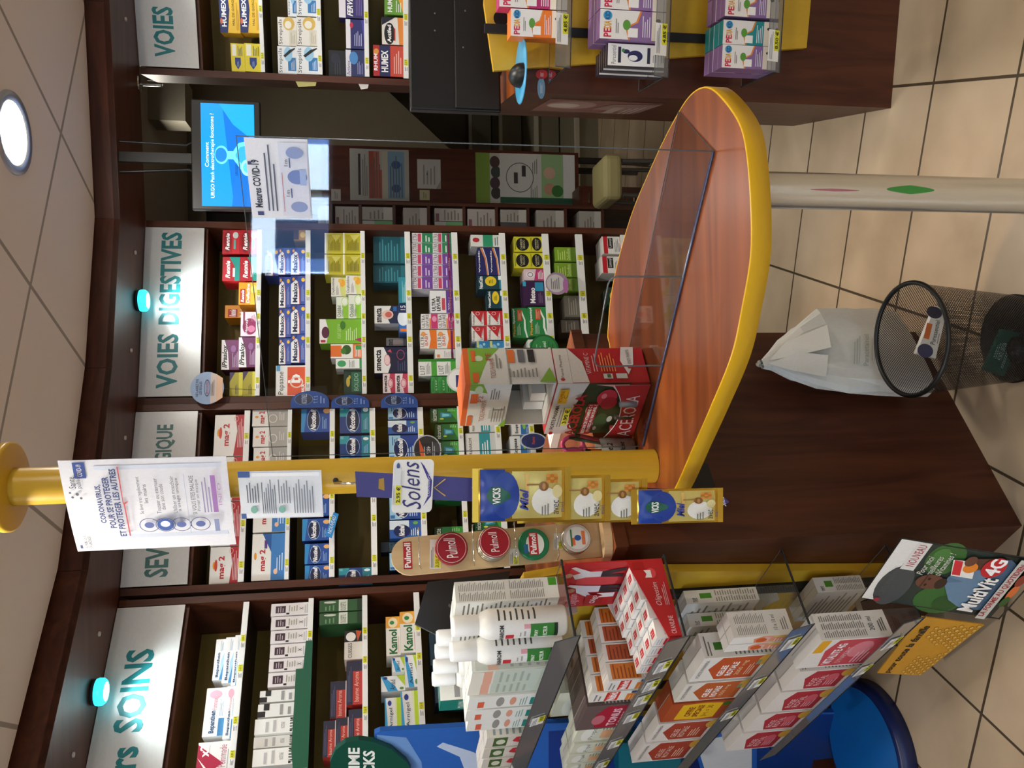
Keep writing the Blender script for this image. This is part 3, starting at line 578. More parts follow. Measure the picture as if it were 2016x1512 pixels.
rows('S', 4, '''nicol 764 822 799 825;nicof 764 822 827 853;nicol 766 823 856 905;nicol 767 828 975 1021;nicof 767 828 1023 1058;biof 750 828 1064 1084 6;nicol 767 828 1086 1120''')
rows('S', 5, '''nicg 848 901 803 831;nicg 858 901 834 866;nicg 858 901 868 904;nicg 856 902 950 985;nicg 856 904 1036 1076 4''')
rows('S', 6, '''para 924 974 824 850;para 917 974 852 900;nicg 935 982 1008 1045''')
rows('S', 7, '''opass 1008 1042 826 855;opass 1005 1042 858 898''')
rows('C', 0, '''bepa 422 440 1258 1338 2;bepa 441 458 1254 1344 1;bepa 459 484 1249 1350;bepp 403 441 1353 1448 1;bepp 443 477 1347 1452;x2 388 470 1456 1530''')
rows('C', 1, '''sixw 534 608 1185 1209;sixw 534 608 1211 1236;sixw 533 607 1238 1263;sixw 532 607 1265 1291;sixw 530 606 1293 1318;sixw 528 605 1320 1348;whbk 512 603 1354 1377;whbk 508 602 1380 1406;
biaf 502 598 1409 1440;biaf 500 597 1443 1466 2;biaf 498 596 1468 1502''')
rows('C', 2, '''bota 629 711 1178 1201;bota 629 711 1203 1226;camil 678 712 1240 1297;baum 682 714 1300 1386;baum 650 681 1340 1415 2;baum 686 714 1395 1470;baum 661 685 1410 1480 1;baum 636 660 1418 1490 1''')
rows('C', 3, '''kamol 760 788 1213 1290 2;kamol 788 815 1203 1284;arni 750 790 1300 1360 3;arni 772 796 1293 1352;arni 797 824 1288 1352;arng 758 792 1372 1440 2;arng 790 829 1358 1437''')
rows('C', 4, '''freez 866 905 1205 1240;biof 846 907 1242 1306;biof 856 912 1330 1380''')
rows('R', 0, '''humex 432 470 -10 66;humex 472 510 -10 66;yelh 455 481 86 142;yelh 482 510 86 142''')
rows('R', 1, '''strb 566 583 -20 33;strb 584 622 -20 33;stry 547 583 35 91;stry 584 622 35 91;strb 547 583 92 147;strb 584 622 92 147''')
rows('R', 2, '''ferv 667 715 -20 37;actn 681 715 39 97;dkbx 647 680 100 153 3;actb 681 715 99 152''')
rows('R', 3, '''humg 757 792 -20 30;actf 752 792 35 89;humr 735 792 91 152''')
# burgundy shelf-edge banner on the fifth digestive shelf, green one on the second SOINS shelf
b = BAYS['D']; t0, z0 = b.pt(893, 707); t1, z1 = b.pt(880, 460)
m = MB(); m.obox(b.w(t0, z0, .0015), b.d * (t1 - t0), b.n * .001, Z3 * (z1 - z0), M('7a1f58', .4))
m.art(b.w(t0, z0, .0025), b.d * (t1 - t0), Z3 * (z1 - z0), 't e8c8dc ULTRA 22 54 30 86|t e8c8dc LEVURE 22 14 32 46|t e8c8dc RESTAURE_LA_FLORE_INTESTINALE 36 34 62 66|t e8c8dc ULTRA 70 54 78 86|t e8c8dc LEVURE 70 14 80 46|r 4a0f38 0 0 5 100', .0003)
tag(m.build('shelf_banner', loc=b.w(t0, z0, 0)), 'burgundy banner along the fifth shelf edge below the VOIES DIGESTIVES sign', 'banner')
b = BAYS['C']; t0, z0 = b.pt(604, 1512); t1, z1 = b.pt(606, 1262)
m = MB(); m.prism([b.w(t0, z0 - .004, .002), b.w(t1, z0 - .004, .002), b.w(t1, z0 + .02, .002), b.w(t1 - .1, z0 + .025, .002), b.w(t1 - .1, z0 + .05, .002), b.w(t1 - .22, z0 + .05, .002), b.w(t0 + .06, z0 + .052, .002), b.w(t0, z0 + .044, .002)], b.n * .0015, M('0f5a40', .4))
tag(m.build('shelf_banner', loc=b.w(t0, z0, 0)), 'stepped dark green banner on the second shelf edge below the SOINS sign', 'banner')
# ================================================================== COUNTERS, TABLE, SCREEN
TZ = .98
C0 = np.array([-.376, 1.839, 0]); EB = np.array([-.6569, .754, 0]); NB = np.array([-.754, -.6569, 0])
FA = np.array([.7874, .6165, 0]); NF = np.array([.6165, -.7874, 0])
LH = 1.06; LL = .652; LD = 1.12
def catmull(P, n=8):
    P = [np.array(p, float) for p in P]; out = []; k = len(P)
    for i in range(k):
        a, b, c, d = P[i - 1], P[i], P[(i + 1) % k], P[(i + 2) % k]
        for j in range(n):
            t = j / n; out.append(.5 * (2 * b + (c - a) * t + (2 * a - 5 * b + 4 * c - d) * t * t + (3 * b - a - 3 * c + d) * t ** 3))
    return out
# left counter
lc = empty('shop_counter', C0 + FA * .3, 'dark brown counter behind the rounded table, yellow board on its end', 'counter', 'mahogany counters')
def lcp(s, d, z): return C0 + FA * s + EB * d + np.array([0, 0, z])   # s along the long face, d along the end face
m = MB(); m.prism([lcp(.0, 0, 0), lcp(LL, 0, 0), lcp(LL, LD, 0), lcp(0, LD, 0)], (0, 0, LH - .03), WD); part(m, 'body', lc)
m = MB(); m.prism([lcp(-.008, -.008, LH - .03), lcp(LL + .008, -.008, LH - .03), lcp(LL + .008, LD, LH - .03), lcp(-.008, LD, LH - .03)], (0, 0, .03), WT, WD); part(m, 'worktop', lc)
def ebp(s, d, z): return C0 + EB * s + NB * d + np.array([0, 0, z])
bp = [ebp(s, .002, z) for s, z in ((.075, 1.165), (.10, 1.262), (.2, 1.278), (1.0, 1.278), (1.05, 1.165), (.95, .3), (.155, .3))]
m = MB(); m.prism(bp, NB * .02, YEL); part(m, 'display_board', lc)
for s in (.19, .80):
    m = MB(); m.obox(ebp(s, .022, .285), EB * .03, NB * .014, Z3 * .96, BLKM); part(m, 'shelf_rail', lc)
# right counter
Q0 = np.array([.842, 2.344, 0]); QA = np.array([.986, -.1669, 0]); QB = np.array([.2135, .977, 0]); QN = np.array([-.1669, -.986, 0]); RH = 1.19
rc = empty('shop_counter', Q0 + QA * .4, 'reddish brown counter with a yellow board, beyond the rounded table end', 'counter', 'mahogany counters')
def rcp(s, d, z): return Q0 + QA * s + QB * d + np.array([0, 0, z])
m = MB(); m.prism([rcp(0, 0, 0), rcp(1.5, 0, 0), rcp(1.5, .62, 0), rcp(0, .62, 0)], (0, 0, RH - .03), WD); part(m, 'body', rc)
m = MB(); m.prism([rcp(-.003, -.003, RH - .03), rcp(1.5, -.003, RH - .03), rcp(1.5, .62, RH - .03), rcp(-.003, .62, RH - .03)], (0, 0, .03), WT, WD); part(m, 'worktop', rc)
def qpl(X, Y, out=0.): return onpl(X, Y, Q0 + QN * out, QN)
e = [qpl(965, -260, .024), qpl(953, 6, .024), qpl(972, 139, .024), qpl(1588, 94, .024), qpl(1597, -5, .024), qpl(1600, -260, .024)]
m = MB(); m.prism(e, -QN * .02, YEL); part(m, 'display_board', rc)
a, c = qpl(953, 57, .028), qpl(1480, 82, .028)
m = MB(); m.obox(a - QA * .012, QA * .024, QN * .012, c - a, BLKM); part(m, 'shelf_rail', rc)
m = MB(); a = qpl(986, 36, .0246); m.lathe([(0, 0), (.021, 0.0)], BLK, 24, a, ax=QN); part(m, 'cable_hole', rc)
# poster on the counter's flank
sn = np.array([-QB[1], QB[0], 0])
ps = [onpl(X, Y, Q0 + sn * .0015, sn) for X, Y in ((1316, 236), (1316, 210), (1116, 205), (1116, 228))]
U = QB * .34; O = rcp(.0, .1, .70) + sn * .0015
m = MB(); m.obox(O - sn * .001, U, sn * .001, Z3 * .36, M('5a3330', .25))
m.art(O, -U, Z3 * .36, '') if False else m.art(O + U, -U, Z3 * .36, 'r 7a5048 4 0 96 100|e 9a7a72 60 74 30 22|e b9a49a 56 80 18 14|p 8a6a64 20 0 90 0 80 40 40 50|r a08a86 10 24 60 34|l b8a8a4 10 6 70 20 3', .0004)
tag(m.build('flank_poster', loc=O), 'dim pinkish poster on the flank of the reddish brown counter', 'poster')
m = MB()
O = rcp(.0, 0, 0)
for X0, X1, Y0, Y1, c1 in ((1058, 1073, 152, 195, '6f9fc0'), (1055, 1078, 137, 156, 'c2242c')):
    p = [qpl(X1, Y1, .001), qpl(X1, Y0, .001), qpl(X0, Y0, .001), qpl(X0, Y1, .001)]
    mm = MB(); cx = sum(p) / 4; N = 20; u = (p[1] - p[0]) / 2; v = (p[3] - p[0]) / 2
    mm.prism([cx + u * math.cos(2 * math.pi * i / N) + v * math.sin(2 * math.pi * i / N) for i in range(N)], QN * .001, M(c1, .4))
    mm.art(cx - u * .6 - v * .5 + QN * .001, u * 1.2, v, 'l e0ecf4 10 20 90 80 3', .0003)
    tag(mm.build('counter_sticker', loc=cx), 'pale blue oval sticker on the reddish brown counter front' if c1[0] == '6' else 'red sticker beside the pale blue oval one on the counter front', 'sticker')
# rounded table
rim = [(1330, 960), (1365, 880), (1400, 800), (1440, 700), (1462, 600), (1478, 500), (1478, 400), (1470, 300), (1455, 240), (1420, 190), (1390, 170), (1360, 185), (1330, 230), (1290, 310), (1240, 430), (1206, 560)]
rp = [atz(X, Y, TZ)[:2] for X, Y in rim]
cnr = [atz(1196, 655, TZ)[:2], atz(1200, 683, TZ)[:2]]
lf = [(C0 + FA * s + NF * .006)[:2] for s in (.5, .28, .12)] + [atz(1296, 1012, TZ)[:2]]
top = catmull([np.array(p) for p in rp + cnr + lf], 6)
def over(p):   # keep clear of the counter face
    d = (np.append(p, 0) - C0) @ NF
    return p + NF[:2] * max(0, .005 - d)
top = [over(p) for p in top]
tb = empty('rounded_table', np.append(np.mean(top, 0), 0), 'cherry-topped table with rounded end and yellow edge band', 'table')
cen = np.mean(top, 0)
m = MB(); ins = [cen + (p - cen) * .992 for p in top]
m.prism([np.append(p, TZ - .034) for p in ins], (0, 0, .0335), WT); part(m, 'tabletop', tb)
m = MB(); n = len(top)
ring = [(1.0, TZ - .036), (1.0, TZ - .002), (.9985, TZ), (.992, TZ), (.992, TZ - .036)]
vs = [np.append(cen + (p - cen) * k, z) for k, z in ring for p in top]
fs = [(i * n + j, i * n + (j + 1) % n, ((i + 1) % 5) * n + (j + 1) % n, ((i + 1) % 5) * n + j) for i in range(5) for j in range(n)]
m.add(vs, fs, M('dfae1c', .3), True); part(m, 'edge_band', tb)
lx, ly = .357, 1.45
m = MB(); m.lathe([(.034, 0), (.034, TZ - .05)], STEEL, 40, (lx, ly, 0))
part(m, 'leg', tb)['label'] = 'brushed steel leg'
m = MB(); m.lathe([(.055, TZ - .044), (.055, TZ - .037), (0, TZ - .036)], STEEL, 32, (lx, ly, 0)); part(m, 'leg_flange', tb)
m = MB()
for z0, z1, c1, a0, a1 in ((.545, .645, '3f8f3c', -1.85, -1.35), (.70, .80, 'b06a74', -1.8, -1.65)):
    N = 10; pts = []
    for i in range(N):
        a = a0 + (a1 - a0) * i / (N - 1); pts.append((a, z0 + (z1 - z0) * (.5 - .5 * math.sin(math.pi * i / (N - 1)))))
    lo = [(lx + .0343 * math.cos(a), ly + .0343 * math.sin(a), z) for a, z in pts]; hi = [(lx + .0343 * math.cos(a), ly + .0343 * math.sin(a), z0 + z1 - z) for a, z in pts]
    m.add(lo + hi, [(i, i + 1, N + i + 1, N + i) for i in range(N - 1)], M(c1, .5))
part(m, 'paint_marks', tb)
tip = atz(1491, 590, .9)
m = MB(); m.prism([np.append((C0 + FA * .5 + NF * .004)[:2], .9), np.append((C0 + FA * .3 + NF * .004)[:2], .9), tip + (-.03, .01, 0), tip + (.012, .0, 0), tip + (.03, .03, 0)], (0, 0, .042), WDH); part(m, 'support_bracket', tb)
# black box under the table
a = onpl(1410, 962, C0 + NF * .11, NF); c = onpl(1358, 912, C0 + NF * .11, NF)
L = abs((c - a) @ FA); zt = .938
m = MB(); m.obox(a, FA * L, -NF * .105, Z3 * (zt - a[2]), BLK); tag(bevel(m.build('cable_box', loc=a)), 'black box under the yellow table edge, near the yellow pole', 'box')
# yellow pole
pc = atz(1298, 920, TZ); px, py = pc[0], pc[1] + .036
pole = empty('support_pole', (px, py, TZ), 'yellow round pole rising from the table to the ceiling', 'pole')
m = MB(); m.lathe([(.0375, TZ + .0005), (.0375, ZC - .001)], YEL, 48, (px, py, 0)); part(m, 'tube', pole)
zf = aty(24, 979, py)[2]
m = MB(); m.lathe([(.038, zf - .006), (.085, zf - .003), (.09, zf), (.09, zf + .012), (.038, zf + .014)], YEL, 48, (px, py, 0)); part(m, 'collar_disc', pole)
# ------------------------------------------------------------------ acrylic screen on the table
SA, SB = np.array([.42, 1.429, TZ]), np.array([-.15, 1.859, TZ]); SW = np.linalg.norm(SB - SA); SD = (SA - SB) / SW; SN = np.array([-.6022, -.7983, 0])
SHT = .842
def scr(s, z, o=0.): return SB + SD * s + Z3 * z + SN * o
scn = empty('counter_screen', SB + SD * SW / 2, 'clear acrylic protective screen with a hatch, standing on the table', 'screen')
s0, s1, hz = .232, .452, .157
m = MB(); th = .004
for (p, q, z0, z1) in ((0, s0, 0, SHT), (s1, SW, 0, SHT), (s0, s1, hz, SHT)):
    m.quad([scr(p, z0), scr(q, z0), scr(q, z1), scr(p, z1)], ACR)
part(m, 'upright_sheet', scn)
m = MB(); bd = .215
m.quad([scr(0, .0012), scr(SW, .0012), scr(SW, .0012) - SN * bd, scr(0, .0012) - SN * bd], glass('foot_acrylic', 'eceeee', .55, .03)); part(m, 'foot_plate', scn)
m = MB(); ed = [scr(0, .001), scr(0, SHT), scr(SW, SHT), scr(SW, .001)]
m.tube(ed, .0012, ACRE, 6); m.tube([scr(SW, .003), scr(0, .003)], .003, M('3a3f5a', .15), 6)
m.tube([scr(0, .0022) - SN * bd, scr(SW, .0022) - SN * bd, scr(SW, .0022)], .0011, ACRE, 6); part(m, 'polished_edge', scn)
m = MB(); r = .018
hp = [scr(s1, .004), scr(s1, hz - r)] + [scr(s1 - r + r * math.cos(a), hz - r + r * math.sin(a)) for a in (.5, 1.0)] + [scr(s1 - r, hz), scr(s0 + r, hz)] + [scr(s0 + r - r * math.sin(a), hz - r + r * math.cos(a)) for a in (.5, 1.0)] + [scr(s0, hz - r), scr(s0, .004)]
m.tube(hp, .0018, M('5a6064', .15), 6); part(m, 'hatch_edge', scn)
# notice on the screen
def onscr(X, Y):
    p = onpl(X, Y, SA, SN); return float((p - SB) @ SD), float(p[2] - TZ)
a = onscr(615, 430); c = onscr(480, 270)
m = MB(); O = scr(a[0], a[1], .001); U = SD * (c[0] - a[0]); Wv = Z3 * (c[1] - a[1])
m.obox(O, U, SN * .0006, Wv, M('e6e8ee', .5))
m.art(O + SN * .0006, U, Wv, 't 222230 Mesures_COVID-19 14 80 74 93 b|r 34386a 4 80 9 90|r 34386a 68 92 72 98|l 555566 10 54 96 74 3|r d8dcea 4 2 96 48|e 8a9ac8 16 20 7 14|e 6f84c0 54 20 9 16|r 9fb4e0 44 6 64 16|e 8a9ac8 84 22 7 14|r 4a5a8a 28 30 40 32|r 4a5a8a 66 30 78 32|t 555 1m 30 34 38 40|t 555 1m 68 34 76 40|r c0504a 10 44 60 45', .0003)
tag(m.build('paper_notice', loc=O), 'white Mesures COVID-19 notice on the top corner of the clear screen', 'notice')
# ------------------------------------------------------------------ screens
def tv():
    y = 3.22; c = [aty(X, Y, y) for X, Y in ((515, 415), (515, 200), (378, 200), (378, 415))]
    x0, x1 = c[0][0], c[1][0]; z0 = c[0][2]; z1 = c[3][2]
    r = empty('hanging_television', ((x0 + x1) / 2, y, z1), 'small black television with a lit blue picture hanging in the passage', 'television')
    m = MB(); m.box((x0, y, z0), (x1, y + .03, z1), BLK); bevel(part(m, 'housing', r), .004)
    bz = .014; O = np.array([x0 + bz, y - .0006, z0 + .022]); U = np.array([x1 - x0 - 2 * bz, 0, 0]); Wv = Z3 * (z1 - z0 - .022 - .036)
    m = MB(); m.quad([O, O + U, O + U + Wv, O + Wv], M('0a62c4', .2, 0., .9))
    sp = 'p 1280e8 0 40 100 60 100 100 0 100|p 0f62b8 0 0 30 0 60 30 0 44|p 1a90ec 64 0 100 0 100 66 80 40|t eaf6ff Comment 38 86 62 93|t eaf6ff URGO_Patch_electrotherapie_fonctionne_? 8 74 90 83|p 5fd0f8 36 0 66 0 62 30 54 40 54 52 46 52 46 40 36 26|p 2f9ae0 40 0 62 0 58 27 51 36 49 36 41 24|e 5fd0f8 50 62 9 13|e 1a6fc8 50 63 7 11|e 8ae0fa 38 14 8 12|e 4ab4ea 38 14 5 8|t 0a3a80 UROGEN 30 32 42 37'
    for op in sp.split('|'):
        pass
    mm = MB(); mm.art(O, U, Wv, sp, .0003)
    for q in mm.mats:
        pass
    k = len(m.v); m.v += mm.v; m.f += [tuple(i + k for i in f) for f in mm.f]
    for i, q in zip(mm.m, mm.s):
        nm = mm.mats[i]; c1 = nm.name.split('_')[1].split('.')[0]; m.m.append(m.mi(M(c1, .2, 0., .9))); m.s.append(False)
    part(m, 'lit_picture', r)
    m = MB(); xm = aty(340, 309, y)[0]; m.box((xm - .018, y + .012, z1), (xm + .018, y + .03, 2.619), BLK); part(m, 'hanger_bar', r)
    m = MB(); m.tube([(xm + .03, y + .02, 2.6), (xm + .06, y + .02, 2.56), (xm + .05, y + .02, z1 + .02), (xm + .07, y + .025, z1 - .01)], .004, BLK, 8); m.tube([(xm - .03, y + .02, 2.6), (xm - .06, y + .02, 2.58), (xm - .04, y + .02, z1 + .01), (xm - .05, y + .03, z1 - .01)], .005, BLK, 8); part(m, 'cable', r)
    return r
tv()
def monitor_r():
    y = 2.5; c = [aty(X, Y, y) for X, Y in ((1003, 222), (808, 222))]
    x0 = c[0][0]; z0, z1 = max(c[0][2], RH + .016), c[1][2]; x1 = x0 + .54
    r = empty('computer_monitor', (x0 + .27, y, RH), 'large black monitor seen from behind on the reddish brown counter', 'monitor', 'monitors on the counters')
    m = MB(); m.box((x0, y, z0), (x1, y + .035, z1), BLK); bevel(part(m, 'housing', r), .005)
    m = MB(); xs = aty(900, 60, y)[0]
    zb = aty(893, 0, y)[2]; m.box((x0 + .006, y - .012, z0 + .005), (x1, y - .0004, zb), M('0d0d0e', .5)); bevel(part(m, 'rear_cover', r), .003)
    m = MB()
    for X, Y in ((856, 26), (916, 21), (856, 60), (912, 93)): m.lathe([(0, .001), (.003, .0)], M('8a8a8a', .3, 1.), 8, aty(X, Y, y - .0125), ax=(0, -1, 0))
    part(m, 'screw', r)
    m = MB(); m.box((x0 + .24, y + .03, RH + .004), (x0 + .30, y + .06, z0 + .05), BLK); m.box((x0 + .15, y - .08, RH + .0005), (x0 + .39, y + .1, RH + .012), BLK); part(m, 'stand', r)
monitor_r()
def monitor_l():
    P = [onpl(X, Y, C0 + EB * .42 - NB * .2, NB * .3 + NF * .95) for X, Y in ((1005, 1124), (842, 1146), (817, 1228), (960, 1300))]
    zm = min(p[2] for p in P); 
    nrm = np.cross(P[1] - P[0], P[2] - P[1]); nrm /= np.linalg.norm(nrm)
    if nrm @ (CAM - P[0]) < 0: nrm = -nrm
    c = sum(P) / 4
    r = empty('computer_monitor', (c[0], c[1], LH), 'black monitor back behind the white spray bottles and pale wooden rack', 'monitor', 'monitors on the counters')
    m = MB(); m.prism(P, -nrm * .03, M('1b1b1d', .32)); bevel(part(m, 'housing', r), .003)
    m = MB(); O = onpl(901, 1207, P[0], nrm) + nrm * .0005; u = (P[1] - P[2]); u /= np.linalg.norm(u); v = np.cross(nrm, u)
    m.art(O, u * .05, v * .03, 't 55585c hp 0 0 100 100 bi', .0003); part(m, 'logo', r)
    m = MB(); d = c - nrm * .06; m.box((d[0] - .03, d[1] - .012, LH + .001), (d[0] + .03, d[1] + .012, d[2] + .02), BLK); m.box((d[0] - .07, d[1] - .05, LH + .0005), (d[0] + .07, d[1] + .05, LH + .012), BLK)
    m.obox(d + (-.02, -.02, 0), (.04, 0, 0), nrm * .035, (0, 0, .04), BLK); part(m, 'stand', r)
monitor_l()
# mouse and round pad on the right counter
p = aty(1043, 190, 2.38); pz = RH
m = MB(); a = np.array([.80, 2.43, RH]); a = atz(1030, 185, RH)
m.lathe([(0, .004), (.085, .004), (.087, .002), (.087, .0006)], M('3f9ac8', .4), 40, a + (.07, .02, 0)); tag(m.build('mouse_pad', loc=a), 'round light blue mouse pad on the reddish brown counter corner', 'mouse pad')
m = MB(); b0 = a + (.05, .0, .0046); N = 16; vs = []; fs = []
for i in range(7):
    f = i / 6; zz = .034 * math.sin(math.pi / 2 * (1 - f)) if i < 6 else 0; rr = math.sin(math.pi / 2 * f) if i < 6 else 1.
    for j in range(N):
        t = 2 * math.pi * j / N; vs.append(b0 + (.03 * rr * math.cos(t) if i else 0, .052 * rr * math.sin(t) if i else 0, zz))
for i in range(6):
    for j in range(N): fs.append((i * N + j, (i + 1) * N + j, (i + 1) * N + (j + 1) % N, i * N + (j + 1) % N))
m.add(vs, fs, BLK, True); tag(m.build('computer_mouse', loc=b0), 'black computer mouse on the round light blue pad', 'mouse')
# chrome hook under the cornice by the passage
p = atz(275, 166, ZS); r = empty('ceiling_hook', p, 'chrome rod with round plate under the cornice by the passage', 'hook')
m = MB(); m.lathe([(0, -.005), (.032, -.004), (.034, 0)], CHROME, 28, p); part(m, 'plate', r)
m = MB(); m.tube([p, p - Z3 * .085], .006, CHROME, 12); m.lathe([(0, -.095), (.008, -.09), (.008, -.084), (.0, -.083)], CHROME, 12, p); part(m, 'rod', r)
# ================================================================== ACRYLIC SHELVES ON THE COUNTERS
LBL = 'r f6f6f4 0 0 100 100|r e4e42e 34 0 100 46|t 333311 %s_€ 40 8 96 40 b|l 888888 6 58 94 92 3'
def price(i, a=(('4.85', '4.85', '4.85', '11.95', '12.95', '8.50', '18.00', '18.90'))): return LBL % a[i % 8]
def acr_shelf(P, U, N, L, d0, d1, z, label, labels=(), lip=.045, name='acrylic_shelf', ends=True):
    """P(s,d,z) gives points; U runs along the shelf seen from its front, N outward"""
    r = empty(name, P(L[0] * .5 + L[1] * .5, (d0 + d1) / 2, z), label, 'display shelf', 'clear display shelves on the counters')
    m = MB(); m.quad([P(L[0], d0, z), P(L[1], d0, z), P(L[1], d1, z), P(L[0], d1, z)], ACR); part(m, 'plate', r)
    m = MB(); lp = [P(L[0], d1, z - .012), P(L[1], d1, z - .012), P(L[1], d1 + .012, z + lip), P(L[0], d1 + .012, z + lip)]
    m.quad(lp, glass('grey_acrylic_lip', 'c4c8cc', 1., .08, .03, .3, 'a4a8ac')); part(m, 'front_lip', r)
    m = MB(); m.tube([P(L[0], d1, z), P(L[0], d0, z)], .0028, ACRD, 6); m.tube([P(L[1], d0, z), P(L[1], d1, z)], .002, ACRD, 6)
    m.tube([P(L[0], d0, z), P(L[1], d0, z)], .0009, ACRE, 6); m.tube([lp[3], lp[2]], .0009, ACRE, 6); m.tube([lp[0], lp[3]], .0014, ACRE, 6); m.tube([lp[0], lp[1]], .0016, ACRD, 6); part(m, 'polished_edge', r)
    for s in (.2195, .80):
        if name == 'acrylic_shelf' and ends:
            m = MB(); m.prism([P(s - .002, .0375, z - .003), P(s - .002, .0375, z - .075), P(s - .002, .056, z - .075), P(s - .002, .075, z - .02), P(s - .002, .15, z - .012), P(s - .002, .15, z - .003)], U * .003, M('b9b6ac', .4)); part(m, 'bracket', r)
    for i, (s, wdt) in enumerate(labels):
        m = MB(); O = P(s, d1 + .0015 + .0025, z - .003); W = (np.array(lp[3]) - lp[0]); W = W / np.linalg.norm(W)
        m.obox(O, U * wdt, N * .0006, W * .036, WHT); m.art(O + N * .0007, U * wdt, W * .036, price(i + int(z * 10)), .0003); part(m, 'price_label', r)
    return r
def EP(s, d, z): return ebp(s, d, z)
ZL = {1: 1.195, 2: .956, 3: .667, 4: .396}
acr_shelf(EP, -EB, NB, (-.015, 1.0), .0375, .216, ZL[1], 'clear shelf holding the white spray bottles, topmost on the left counter', [(.49, .055), (.93, .055)])
acr_shelf(EP, -EB, NB, (-.015, 1.0), .0375, .232, ZL[2], 'clear shelf holding the red cardboard tray', [(.16, .06), (.27, .06), (.36, .06), (.48, .06), (.68, .06), (.86, .06), (.95, .06)])
acr_shelf(EP, -EB, NB, (-.012, 1.0), .0375, .224, ZL[3], 'clear shelf holding a row of orange royal jelly cartons', [(.10, .06), (.33, .06), (.55, .06)])
acr_shelf(EP, -EB, NB, (-.008, .95), .0375, .224, ZL[4], 'clear shelf holding a row of crimson cartons, lowest on the left counter', [(.14, .06), (.30, .06)])
GR = 'r 3f7a2a 30 70 60 84|l 77736c 8 8 92 60 9|l 77736c 8 88 92 97 2'
A('gel1', 'efece6', 'white and salmon', 'p e89a7c 4 8 96 8 96 52 60 64 4 60|e e0c060 84 20 14 14|t fff JUNIOR 14 34 76 46|l f8e0d4 12 14 60 30 3|e d8602a 40 50 30 9', 'l 8f8b84 8 42 46 92 16|l 8f8b84 52 42 92 92 16|t 444 10_x_10_ml 20 24 80 31|l 77736c 20 6 70 18 3', cat='box')
A('gel2', 'efece6', 'white and deep orange', 'p c8562a 4 14 96 14 96 74 50 84 4 66|t fff GELEE 18 58 64 67 b|t fff ROYALE 18 46 76 55 b|t f4d8b0 2000_mg 18 34 80 42|l f0c8a8 18 20 70 30 3|e e8b84a 80 12 22 10|e 4f8a3a 92 4 8 4|r 8aa080 60 17 80 22|t 777 FORTE_PHARMA 16 90 90 95', GR, cat='box')
A('gel3', 'ece8e0', 'white and tawny orange', 'p c4622f 4 14 96 14 96 72 50 82 4 64|t fff GELEE 18 56 64 65 b|t fff ROYALE 18 44 76 53 b|t f4d8b0 1500_mg 18 33 80 40|e e8b84a 80 12 22 10|r 8aa080 60 17 80 22|t 777 FORTE_PHARMA 16 90 90 95', GR, cat='box')
A('offre', 'b8542c', 'orange with a yellow banner', 'p f0c020 10 22 90 22 96 50 90 82 10 82 4 50|t 8a3a14 OFFRE 24 60 76 70 b|t 8a3a14 SPECIALE 18 48 84 57 b|t 8a3a14 1+1_=_30 20 34 80 43|e 3f7a2a 84 16 10 6', GR, cat='box')
A('gel4', 'ece6e0', 'white and brick red', 'p b04430 4 14 96 14 96 74 50 84 4 66|t f4e0d0 GELEE 18 58 64 67|t f4e0d0 ROYALE 18 46 76 55|l f0c8a8 18 24 70 40 4|e e8b84a 80 12 20 10|t 777 FORTE_PHARMA 16 90 90 95', GR, cat='box')
A('vita', 'f0ece8', 'white and raspberry', 'p d04a58 4 4 96 4 96 72 60 80 4 70|e e88a94 60 30 28 16|t fff VITALITE_4G 10 56 84 68 b|t f6c8cc DYNAMISANT 14 42 70 50|r f0b020 56 84 98 97|l f4c8cc 12 10 60 30 4', 'l 77746c 8 34 34 94 20|l 77746c 37 34 64 94 20|l 77746c 67 34 92 94 20|t 333 200_ml 24 22 76 29|l 55554e 20 6 70 16 3', cat='box')
A('roya', 'efe9e4', 'white and crimson', 'p b82a3c 4 12 96 12 96 70 60 80 4 66|t f8dce0 ROSE 18 56 60 66|t f8dce0 ROYAL 18 44 74 54|l f0b8c0 18 22 70 40 4|e e8b84a 80 12 20 12|e d8606c 60 34 20 10', GR, cat='box')
A('wlbl', 'dcdad4', 'whitish small-print', 'l 8a867e 6 10 94 90 10', 'r 4a8a2a 34 64 74 80|l 8a867e 8 4 48 60 16|l 8a867e 52 4 92 60 16|t 444 net 10 84 40 92', cat='box')
A('mult', 'efece6', 'white and orange', 'p d8301f 4 50 96 50 96 74 4 74|t fff Multivit 8 54 92 70 b|r ee8a2a 4 8 70 36|r 3a5a8a 74 8 96 30|l f8c8a0 8 12 64 32 4|l 888 10 80 80 96 2', 'r e0802e 8 30 92 92|l a8501a 12 34 88 90 7|l 77736c 8 4 92 26 3', cat='box')
A('mulr', 'efece6', 'white and rust', 'p c4402a 4 40 96 40 96 74 4 74|t fff Multivit 8 54 92 70 b|l f8c8a0 8 12 64 32 4', 'r c05a30 8 30 92 92|l 8a3a1a 12 34 88 90 7|l 77736c 8 4 92 26 3', cat='box')
A('tonu', '6a5a58', 'dark grey and crimson', 'p b01f3a 6 10 94 10 94 60 60 76 6 66|e c8707c 40 66 20 12|t f4d0d8 TONUS 12 30 84 46 b|t f4d0d8 FORTE 12 14 70 26', 'l c8c4bc 8 10 92 70 9|r 8a2a34 20 78 60 94|l e0dcd4 64 76 94 94 3', cat='box')
A('prop', 'dfe0cc', 'pale green and peach', 'e f4f4ec 40 70 40 16|t 4a5a4a Propol 10 52 84 66|r f0b88a 14 14 60 40|l 8a907c 64 14 94 44 4', 'r cfd0b8 10 10 90 90|l a8a890 16 20 84 80 5', cat='box')
